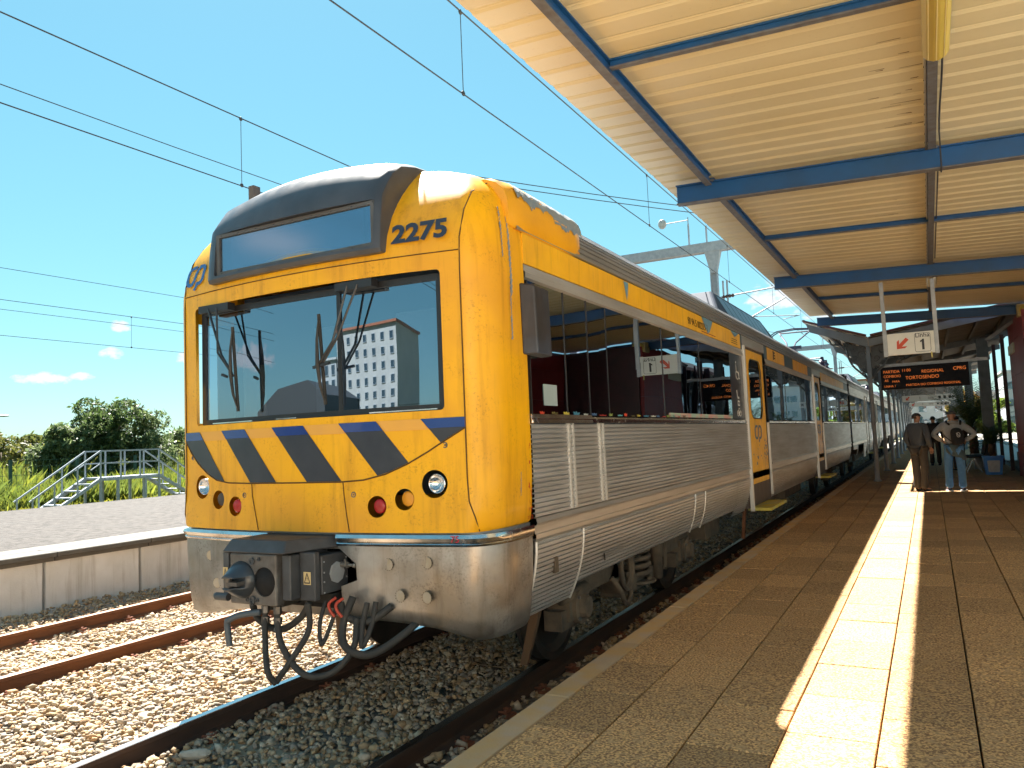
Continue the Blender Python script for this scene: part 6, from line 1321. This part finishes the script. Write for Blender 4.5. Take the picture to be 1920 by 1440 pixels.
# gantry
gy = 26.0
def gantry(y, label, zb=7.95):
    t = empty('catenary_gantry', (-2.1, y, 0), label, 'gantry', 'gantries across the tracks')
    b = MB(); b.box(-9.2, 10.5, y-.16, y-.13, zb-.02, zb+.30); b.box(-9.2, 10.5, y+.13, y+.16, zb-.02, zb+.30)
    for z in (zb, zb+.28): b.box(-9.2, 10.5, y-.13, y+.13, z-.006, z+.006)
    b.build('gantry_beam', GALVW, t)
    b = MB()
    for k in range(28): x0 = -9.1+k*.7; b.bar((x0, y-.145, zb+.02), (x0+.35, y-.145, zb+.26), .03, .02, up=(0, 1, 0)); b.bar((x0+.35, y-.145, zb+.26), (x0+.7, y-.145, zb+.02), .03, .02, up=(0, 1, 0))
    tag(b.build('lattice_braces', GALVW, t), kind='stuff')
    b = MB(); b.box(-2.24, -2.20, y-.09, y+.09, 5.0, zb-.02); b.box(-2.04, -2.0, y-.09, y+.09, 5.0, zb-.02); b.box(-2.2, -2.04, y-.01, y+.01, 5.0, zb-.02); b.build('drop_post', GALVW, t)
    b = MB(); b.hexa([(-2.22, y-.09, zb-.75), (-2.02, y-.09, zb-.75), (-2.02, y+.09, zb-.75), (-2.22, y+.09, zb-.75), (-2.38, y-.14, zb-.02), (-1.86, y-.14, zb-.02), (-1.86, y+.14, zb-.02), (-2.38, y+.14, zb-.02)]); b.build('gusset', GALVW, t)
    for x in (-1.85, -1.72): b = MB(); b.tube([(x, y, 5.2), (x, y, 6.9)], .035, 6); b.build('drop_tube', GALVW, t)
    for x in (-9.0, 10.3): b = MB(); b.box(x-.15, x+.15, y-.15, y+.15, -.3, zb); b.build('gantry_leg', GALVW, t)
    for s, xr in ((1, 0), (-1, -4.3)):
        xa = -2.0 if s > 0 else -2.24
        b = MB(); b.tube([(xa, y, 6.35), (xr+.25*s, y, 6.5)], .025, 6); b.tube([(xa, y, 5.1), (xr+.1*s, y, 6.1)], .025, 6); b.tube([(xa+.9*s, y, 5.6), (xr+.5*s, y, 5.48), (xr, y, 5.40)], .016, 6); b.build('cantilever', GALVW, t)
        b = MB(); b.lathe((xa+.1*s, y, 6.355), (s, 0, .05), [(0, .03), (.05, .07), (.1, .035), (.15, .07), (.2, .035), (.25, .07), (.3, .035), (.35, .07), (.4, .03)], 8); b.build('line_insulator', INSUL, t)
    for k, (dx, dz) in enumerate(((-2.9, .75), (-2.3, .6))): b = MB(); b.tube([(dx, y, zb+.3), (dx, y, zb+.3+dz)], .035, 6); b.build('top_stub', GALVW, t)
    return t
gantry(gy, 'pale steel gantry beam with a hanging post above the train, the nearest gantry')
gantry(64, 'far pale gantry seen small above the second train car')
def flood(x, y, z, label, arm=.9):
    t = empty('floodlight', (x, y, z), label, 'floodlight', 'round floodlights on the masts')
    b = MB(); b.tube([(x, y, z-1.1), (x, y, z)], .02, 6); b.tube([(x, y, z-.1), (x-arm, y, z-.1)], .018, 6); b.build('bracket', GALVW, t)
    b = MB(); b.sm = True; b.lathe((x-arm, y-.02, z-.1), (-.3, -1, -.2), [(-.12, .05), (-.02, .16), (0, .17), (.01, .15), (.01, 0)], 16); b.build('lamp_head', GALV, t)
flood(-2.9, 26, 9.25, 'round floodlight on a thin arm above the nearest gantry')
t = empty('floodlight_pair', (-9.0, 26, 9.6), 'pair of small round floodlights on a fork behind the yellow cab corner', 'floodlight')
b = MB(); b.tube([(-10.9, 26, 8.0), (-10.9, 26, 10.95)], .045, 6); b.tube([(-10.9, 26, 10.9), (-11.6, 26, 10.95)], .03, 6); b.build('mast', GALVW, t)
for dz, x2 in ((.32, -10.25), (-.22, -10.35)):
    b = MB(); b.tube([(-10.9, 26, 10.75), (x2, 26, 10.75+dz)], .025, 6); b.build('fork_arm', GALVW, t); b = MB(); b.sm = True; b.lathe((x2, 25.95, 10.75+dz), (.3, -1, -.1), [(-.14, .06), (-.02, .17), (0, .18), (.01, .16), (.01, 0)], 14); b.build('lamp_head', GALV, t)
for k, (a, c, lab) in enumerate((((-6.5, 17, 8.9), (9, 34, 8.4), 'upper of two slack wires crossing high behind the cab towards the gantry'), ((-6.5, 17, 8.75), (9, 34, 8.2), 'lower of two slack wires crossing high behind the cab towards the gantry'), ((-6, 20, 6.9), (-2.1, 40, 6.6), 'short oblique wire just above the train roof in front of the gantry'))):
    a, c = Vector(a), Vector(c); wire('cross_wire', [a.lerp(c, t_/12)-Vector((0, 0, .35*4*(t_/12)*(1-t_/12))) for t_ in range(13)], lab, .012)

# ================================================================== LEFT SIDE: STAIRS, FENCE, GREENERY
st = empty('footbridge_steps', (-22.8, 18.9, -.3), 'low white steel steps with handrails leading up to a small deck and down again', 'steps')
zd = 1.17; ya, yb_ = 17.65, 20.05; X0, X1 = -22.4, -23.3; zg = -.34
def stp(name, segs, w=.05, m=GALVW):
    for a, c in segs: b = MB(); b.bar(a, c, w, w); b.build(name, m, st)
b = MB(); b.box(X1, X0, ya, yb_, zd-.06, zd); b.build('deck', GALVW, st)
for x in (X0, X1): stp('deck_beam', [((x, ya-.05, zd-.08), (x, yb_+.05, zd-.08))], .09)
run = 2.45
for x in (X0, X1):
    for s, y0 in ((-1, ya), (1, yb_)):
        stp('stringer', [((x, y0, zd-.05), (x, y0+s*run, zg))], .11 if x == X0 else .13)
        stp('handrail', [((x, y0, zd+.95), (x, y0+s*(run+.05), zg+.85))]); stp('handrail', [((x, y0, zd+.50), (x, y0+s*run*.15, zd+.5-.15*(zd-zg))), ((x, y0, zd+.93), (x, y0-s*.02, zd+.93))], .035)
        for f in (.35, .68, .98): stp('baluster', [((x, y0+s*run*f, zd-(zd-zg)*f), (x, y0+s*run*f, zd-(zd-zg)*f+.92))], .04)
        stp('leg', [((x, y0, zg), (x, y0, zd))], .07)
    for f in (.28, .75): stp('leg', [((x, ya+(yb_-ya)*f, zg), (x, ya+(yb_-ya)*f, zd-.05))], .08)
    stp('handrail', [((x, ya, zd+.95), (x, yb_, zd+.95)), ((x, ya, zd+.5), (x, yb_, zd+.5))])
    for f in (0, .33, .66, 1): stp('baluster', [((x, ya+(yb_-ya)*f, zd), (x, ya+(yb_-ya)*f, zd+.95))], .045)
for s, y0 in ((-1, ya), (1, yb_)):
    for k in range(1, 7): f = k/7; b = MB(); y = y0+s*run*f; z = zd-(zd-zg)*f; b.box(X1, X0, y-.12, y+.12, z-.02, z+.02); b.build('step', GALVW, st)
# mesh fence
fn = empty('mesh_fence', (-34.8, 26, -.3), 'dark green wire mesh fence with round posts in the tall grass', 'fence')
for k in range(9):
    y = 18.1+3.3*k; b = MB(); b.box(-34.86, -34.74, y-.06, y+.06, -.3, 1.95); b.build('post', GREENF, fn)
b = MB()
for z in (.3, .75, 1.2, 1.6, 1.9): b.box(-34.81, -34.79, 14, 46, z-.008, z+.008)
for k in range(100): y = 14+.32*k; b.box(-34.805, -34.795, y-.006, y+.006, .1, 1.9)
tag(b.build('wire_mesh', GREENF, fn), kind='stuff')
def gb(n, x0, x1, y0, y1, h0, h1, z, w=.02, lean=.3, tint0=((.9, 1.05, .8), (1.25, 1.25, .6), (.7, .8, .6)), tw=(.4, .35, .25), name='tall_grass', clump=0.):
    X = rng.uniform(x0, x1, n); Y = rng.uniform(y0, y1, n)
    if clump:
        keep = np.array([noise.noise(Vector((x*clump, y*clump, 5))) > -.12 for x, y in zip(X, Y)]); X, Y = X[keep], Y[keep]; n = len(X)
    H = rng.uniform(h0, h1, n)*(1+.35*np.sin(X*.9)*np.cos(Y*.7)); A = rng.uniform(0, 2*PI, n); Lx, Ly = rng.normal(0, lean, n)*H, rng.normal(0, lean, n)*H; Wd = w*rng.uniform(.6, 1.6, n)
    dx, dy = np.cos(A)*Wd, np.sin(A)*Wd
    V = np.stack([np.stack([X-dx, Y-dy, np.full(n, z)], 1), np.stack([X+dx, Y+dy, np.full(n, z)], 1), np.stack([X+Lx*.4, Y+Ly*.4, z+H*.6], 1)+np.stack([dx*1.2, dy*1.2, 0*dx], 1), np.stack([X+Lx, Y+Ly, z+H], 1)], 1)
    F = np.array([[0, 1, 2], [0, 2, 3]])[None]+(np.arange(n)*4)[:, None, None]; P_2 = np.array(tint0)[rng.choice(3, n, p=tw)]*rng.uniform(.75, 1.2, (n, 1))
    return np_mesh(name, V.reshape(-1, 3), F.reshape(-1, 3), GRASSM, np.repeat(P_2, 4, 0), kind='stuff')
gb(26000, -30, -15.9, 12, 36, .10, .42, -.35, .022, .5, tint0=((1.5, 1.3, .55), (1.2, 1.2, .5), (1.0, .8, .5)), name='low_grass', clump=.6)
gb(52000, -38, -30, 14, 46, .35, 1.25, -.35, .018, .30)
gb(9000, -37, -31, 14, 46, .3, 1.0, -.35, .07, .6, tint0=((.8, 1.1, .5), (1.1, 1.3, .6), (.5, .7, .4)), name='broad_weeds', clump=.5)
gb(16000, -52, -38, 16, 62, .8, 1.9, -.35, .06, .25, tint0=((.7, .85, .6), (1.0, 1.05, .6), (.9, .8, .6)))
# low earth heap strip behind the platform edge
def tree(name, x, y, h, rx, ry, label, n=7000, leaf=.13, tint=((.9, 1.0, .8), (1.5, 1.55, 1.45), (.6, .75, .45)), tw=(.45, .25, .30), cat='tree', grp=None, blobs=16, zb=.1, trunk=True, seed=0, gap=.0, sprig=1.):
    t = empty(name, (x, y, -.34), label, cat, grp); r_ = np.random.default_rng(seed+int(abs(x)*7))
    C = []
    for k in range(blobs):
        a = r_.uniform(0, 2*PI); q = r_.uniform(0, 1)**.5; zz = h*r_.uniform(zb+.08, .86); ww = 1-.45*abs(zz/h-.45)*1.6
        C.append((x+math.cos(a)*q*rx*ww*.72, y+math.sin(a)*q*ry*ww*.72, zz, min(rx, ry, h)*r_.uniform(.22, .42)))
    C = np.array(C); idx = r_.integers(0, blobs, n); d = r_.normal(size=(n, 3)); d /= np.linalg.norm(d, axis=1, keepdims=True); rad = C[idx, 3]*(r_.uniform(.35, 1, n)**.4)*(1+.35*sprig*(r_.random(n) > .82)*r_.random(n))
    P = C[idx, :3]+d*rad[:, None]*np.array([1, 1, .85]); P[:, 2] = np.maximum(P[:, 2], zb*h*r_.random(n))-.34
    A = r_.normal(size=(n, 3)); A /= np.linalg.norm(A, axis=1, keepdims=True); B = np.cross(A, r_.normal(size=(n, 3))); B /= np.linalg.norm(B, axis=1, keepdims=True); L_ = leaf*r_.uniform(.6, 1.5, (n, 1))
    V = np.stack([P-A*L_, P+B*L_*.38, P+A*L_, P-B*L_*.38], 1); F = np.arange(n*4).reshape(n, 4); Tn = np.array(tint)[r_.choice(3, n, p=tw)]*r_.uniform(.75, 1.25, (n, 1))
    np_mesh('crown', V.reshape(-1, 3)-np.array([x, y, -.34]), F, LEAFD, np.repeat(Tn, 4, 0), parent=t, kind=None)
    if trunk:
        b = MB(); b.sm = True; b.tube([(x, y, -.4), (x+.1, y, h*.25), (x, y+.1, h*.5)], [h*.035, h*.026, h*.015], 8); b.build('trunk', TRUNK, t)
        for k in range(7):
            c = C[k % blobs]; b = MB(); b.sm = True; s0 = Vector((x+.05, y, h*r_.uniform(.1, .4))); e0 = Vector((c[0], c[1], c[2]-.34)); b.tube([s0, s0.lerp(e0, .5)+Vector((0, 0, .15)), e0], [h*.015, h*.010, h*.004], 5); b.build('limb', TRUNK, t)
    return t
SIL = ((1.1, 1.15, 1.05), (2.1, 2.1, 2.1), (.6, .75, .45))  # palest tint paints silvery highlights into the leaf colour
tree('olive_bush', -41.5, 28.2, 4.8, 2.6, 2.2, 'left half of the big silvery bush behind the steps, darker and lower on its left', 12000, .15, SIL, blobs=30, zb=.02, seed=1, cat='bush')
tree('olive_bush', -41.0, 30.6, 6.1, 2.6, 2.4, 'middle of the big bush behind the steps, densest and darkest green', 12000, .14, ((.75, .9, .6), (1.3, 1.35, 1.2), (.45, .62, .35)), blobs=30, zb=.02, seed=2, cat='bush')
tree('olive_bush', -40.5, 33.0, 5.9, 2.0, 1.9, 'thin right part of the big bush with loose sprigs against the sky', 6500, .13, SIL, blobs=30, zb=.02, seed=3, cat='bush', sprig=2)
tree('brown_tree', -60, 34.5, 5.2, 3.4, 3.6, 'brownish low tree at the left picture edge', 6000, .2, ((1.5, 1.15, .6), (1.2, 1.1, .6), (.8, .7, .4)), cat='tree', seed=4)
tree('brown_tree', -61, 38.5, 4.4, 3.0, 3.0, 'olive brown tree between the left edge tree and the big bush', 5000, .2, ((1.3, 1.1, .6), (1.2, 1.15, .7), (.7, .7, .4)), cat='tree', seed=5)
tree('dark_tree', -70, 50.0, 6.0, 2.5, 3.0, 'small dark tree top just left of the big bush', 2500, .25, ((.5, .6, .45), (.6, .7, .6), (.4, .5, .35)), cat='tree', seed=6)
tree('shrub', -47, 40.5, 4.3, 2.8, 2.8, 'grey green shrub right of the big bush, beside the train', 7000, .15, SIL, cat='bush', seed=7)
tree('shrub', -42, 38.5, 2.9, 2.6, 2.6, 'dry brown shrub at the foot of the green trees by the train', 5000, .12, ((1.6, 1.3, .9), (1.3, 1.2, .8), (.9, .9, .5)), cat='bush', seed=8)
tree('green_tree', -78, 80.0, 6.0, 6, 6, 'rounded green tree farther back, next to the train edge', 8000, .3, ((.9, 1.1, .6), (1.1, 1.3, .8), (.6, .8, .4)), cat='tree', seed=9)
tree('green_tree', -88, 74.0, 5.0, 6, 6, 'second rounded green tree far back behind the shrubs', 7000, .3, ((.9, 1.1, .6), (1.1, 1.3, .8), (.6, .8, .4)), cat='tree', seed=10)
tree('bright_bush', -41.5, 23.6, 2.6, 1.5, 1.4, 'bright yellow green bush at the left picture edge behind the fence', 3500, .11, ((2.6, 2.6, .6), (2.2, 2.5, .5), (1.5, 1.9, .4)), cat='bush', seed=11)
def belt():
    n = 26000; X = rng.uniform(-125, -95, n); Y = rng.uniform(30, 190, n); Z = np.abs(rng.random(n))**.6*(3.6+.9*np.sin(Y*.21)+.5*np.sin(Y*.53+X*.2))-.3
    P = np.stack([X, Y, Z], 1); A = rng.normal(size=(n, 3)); A /= np.linalg.norm(A, axis=1, keepdims=True); B = np.cross(A, rng.normal(size=(n, 3))); B /= np.linalg.norm(B, axis=1, keepdims=True); L_ = .35*rng.uniform(.6, 1.4, (n, 1))
    return np.stack([P-A*L_, P+B*L_*.5, P+A*L_, P-B*L_*.5], 1).reshape(-1, 3), np.arange(n*4).reshape(n, 4)
_v, _f = belt(); np_mesh('tree_belt', _v, _f, LEAFD, np.ones((len(_v), 3))*.6, kind='stuff')
# white low wall / shed left, dark blue-roofed shed behind the fence
sd = empty('low_building', (-62, 37, -.3), 'low white building with a flat dark roof, left behind the grass', 'building')
b = MB(); b.box(-66, -61, 36.2, 41.2, -.35, 2.55); b.build('wall', mat('white_wall', (.45, .47, .48), rough=.9), sd)
b = MB(); b.box(-66.2, -60.8, 36.0, 41.4, 2.55, 2.7); b.build('roof', mat('dark_flat_roof', (.05, .05, .06), rough=.8), sd)
lp = empty('street_lamp', (-36, 20.6, 0), 'street lamp head reaching in from the left picture edge', 'street lamp')
b = MB(); b.tube([(-36, 20.2, -.3), (-36, 20.2, 3.9), (-36, 20.5, 4.02), (-36, 21.5, 4.1)], .05, 8); b.build('pole', GALV, lp); b = MB(); b.sm = True; b.ball((-36, 21.7, 4.13), (.12, .32, .06), 10, 6); b.build('lamp_head', GALV, lp)

# ================================================================== FAR END OF THE PLATFORM
b = MB(); b.box(2.0, 60, 110, 149, -.335, .05); b.box(6.32, 60, 34.2, 110, -.335, PZ-.02); tag(b.build('bounce_square', mat('pale_bounce_square', (.46, .43, .38), (.38, .35, .31), scale=1, rough=.95)), kind='structure')  # pale paving added to brighten the far end and the shade there
def block(x0, x1, y0, y1, h, label, wm, rows, cols, roofm=None, cat='building', name='apartment_block', side='y0', wz=1.3, ww=1.1, base=0., grp=None):
    t = empty(name, ((x0+x1)/2, (y0+y1)/2, -.34), label, cat, grp)
    b = MB(); b.box(x0, x1, y0, y1, -.4, h); b.build('wall', wm, t)
    b = MB(); b.box(x0-.3, x1+.3, y0-.3, y1+.3, h, h+.35); b.build('roof', roofm or GREYW, t)
    f0 = s0 = None
    for r in range(rows):
        for c in range(cols):
            z = base+1.2+(h-base-1.2)*r/rows
            if side in ('y0', 'y1'):
                yy = y0 if side == 'y0' else y1; sg = -1 if side == 'y0' else 1; x = x0+(x1-x0)*(c+.5)/cols
                if f0 is None:
                    b = MB(); b.box(x-ww/2, x+ww/2, *sorted((yy, yy+sg*.04)), z, z+wz); f0 = b.build('window', HOUSEG, t)
                    b = MB()
                    for a in ((x-ww/2-.08, x+ww/2+.08, z-.08, z), (x-ww/2-.08, x+ww/2+.08, z+wz, z+wz+.08), (x-ww/2-.08, x-ww/2, z, z+wz), (x+ww/2, x+ww/2+.08, z, z+wz)): b.box(a[0], a[1], *sorted((yy, yy+sg*.09)), a[2], a[3])
                    s0 = b.build('window_frame', GALVW, f0); xb_, zb_ = x, z
                else:
                    w_ = inst(f0, (x-xb_, 0, z-zb_), t); inst(s0, (0, 0, 0), w_)
    return t
block(-3, 14, 150, 165, 6.5, 'pale far apartment block glimpsed under the signs at the platform end', SUNNYW, 2, 7)
block(17, 30, 175, 190, 11, 'taller pale far building right of the first one at the platform end', GREYW, 3, 6)
block(-26, -8, 190, 205, 12, 'low pale far building beyond the end of the train', SUNNYW, 3, 8, TILERED)
tree('far_tree', 7.6, 110, 6.0, 3.2, 3.2, 'reddish tree in the bright gap at the platform end', 3500, .28, ((2.6, 1.2, .8), (2.0, 1.4, .8), (1.5, 1.1, .6)), seed=40)
tree('far_tree', 10.5, 108, 5.0, 2.6, 2.6, 'yellow green tree beside the reddish one at the platform end', 3500, .25, ((2.2, 2.2, .6), (1.8, 2.0, .6), (1.2, 1.5, .5)), seed=41)
for k, (x, y) in enumerate(((5.2, 84), (6.6, 96), (8.8, 92))):
    t = empty('lamp_post', (x, y, PZ), ['slim lamp post straight ahead in the bright gap', 'slim lamp post right of the first in the gap', 'slim lamp post farthest right in the gap'][k], 'lamp post', 'slim posts at the platform end')
    b = MB(); b.tube([(x, y, -.3), (x, y, 7)], .07, 6); b.build('pole', GALVW, t); b = MB(); b.box(x-.4, x+.4, y-.1, y+.1, 7, 7.1); b.build('lamp_head', GALVW, t)

# ================================================================== BEHIND THE VIEWER (what the windscreen and glass mirror, and an added light-bouncing building)
ap = block(-68, -48, -94, -82, 19.5, 'white apartment tower behind the viewer, mirrored in the windscreen', SUNNYW, 8, 7, TILERED, side='y1', base=2, ww=.95, wz=.95)
block(-76, -68.5, -92, -82, 15.5, 'grey plain tower left of the white one, mirrored in the windscreen', GREYW, 6, 3, side='y1', base=2)
sh2 = empty('goods_shed', (-50, -45, 0), 'long dark-roofed shed with an ochre wall behind the viewer, mirrored in the windscreen', 'building')
b = MB(); b.box(-58, -41, -52, -46, -.4, 4.6); b.build('wall', mat('ochre_wall', (.30, .12, .035), rough=.9), sh2)
b = MB(); b.prism([(-59, 4.6), (-40, 4.6), (-40, 7.0), (-44, 8.4), (-52, 8.2), (-59, 6.4)], lambda x, z, d: (x, d, z), -53, -43); b.build('roof', mat('dark_shed_roof', (.03, .032, .035), rough=.6), sh2)
for k in range(5): b = MB(); b.box(-57+k*3.2, -55.2+k*3.2, -46, -45.95, 1.2, 3.0); b.build('window', HOUSEG, sh2)

wb = empty('bounce_building', (13, -12, 0), 'long white building added behind the viewer to bounce sunlight, outside the picture', 'building')  # unseen building added to throw sunlight back into the shaded scene
b = MB(); b.box(2.6, 26, -18, -9, -.4, 7.6); b.build('wall', mat('bounce_white', (.80, .76, .68), (.74, .70, .62), scale=.8, rough=.9), wb)
b = MB(); b.box(2.3, 26.3, -18.3, -8.7, 7.6, 7.9); b.build('roof', TILERED, wb)
for r in range(2):
    for k in range(6): b = MB(); b.box(4.2+k*3.7, 5.4+k*3.7, -9, -8.96, 1.3+r*3.4, 3.1+r*3.4); b.build('window', HOUSEG, wb)
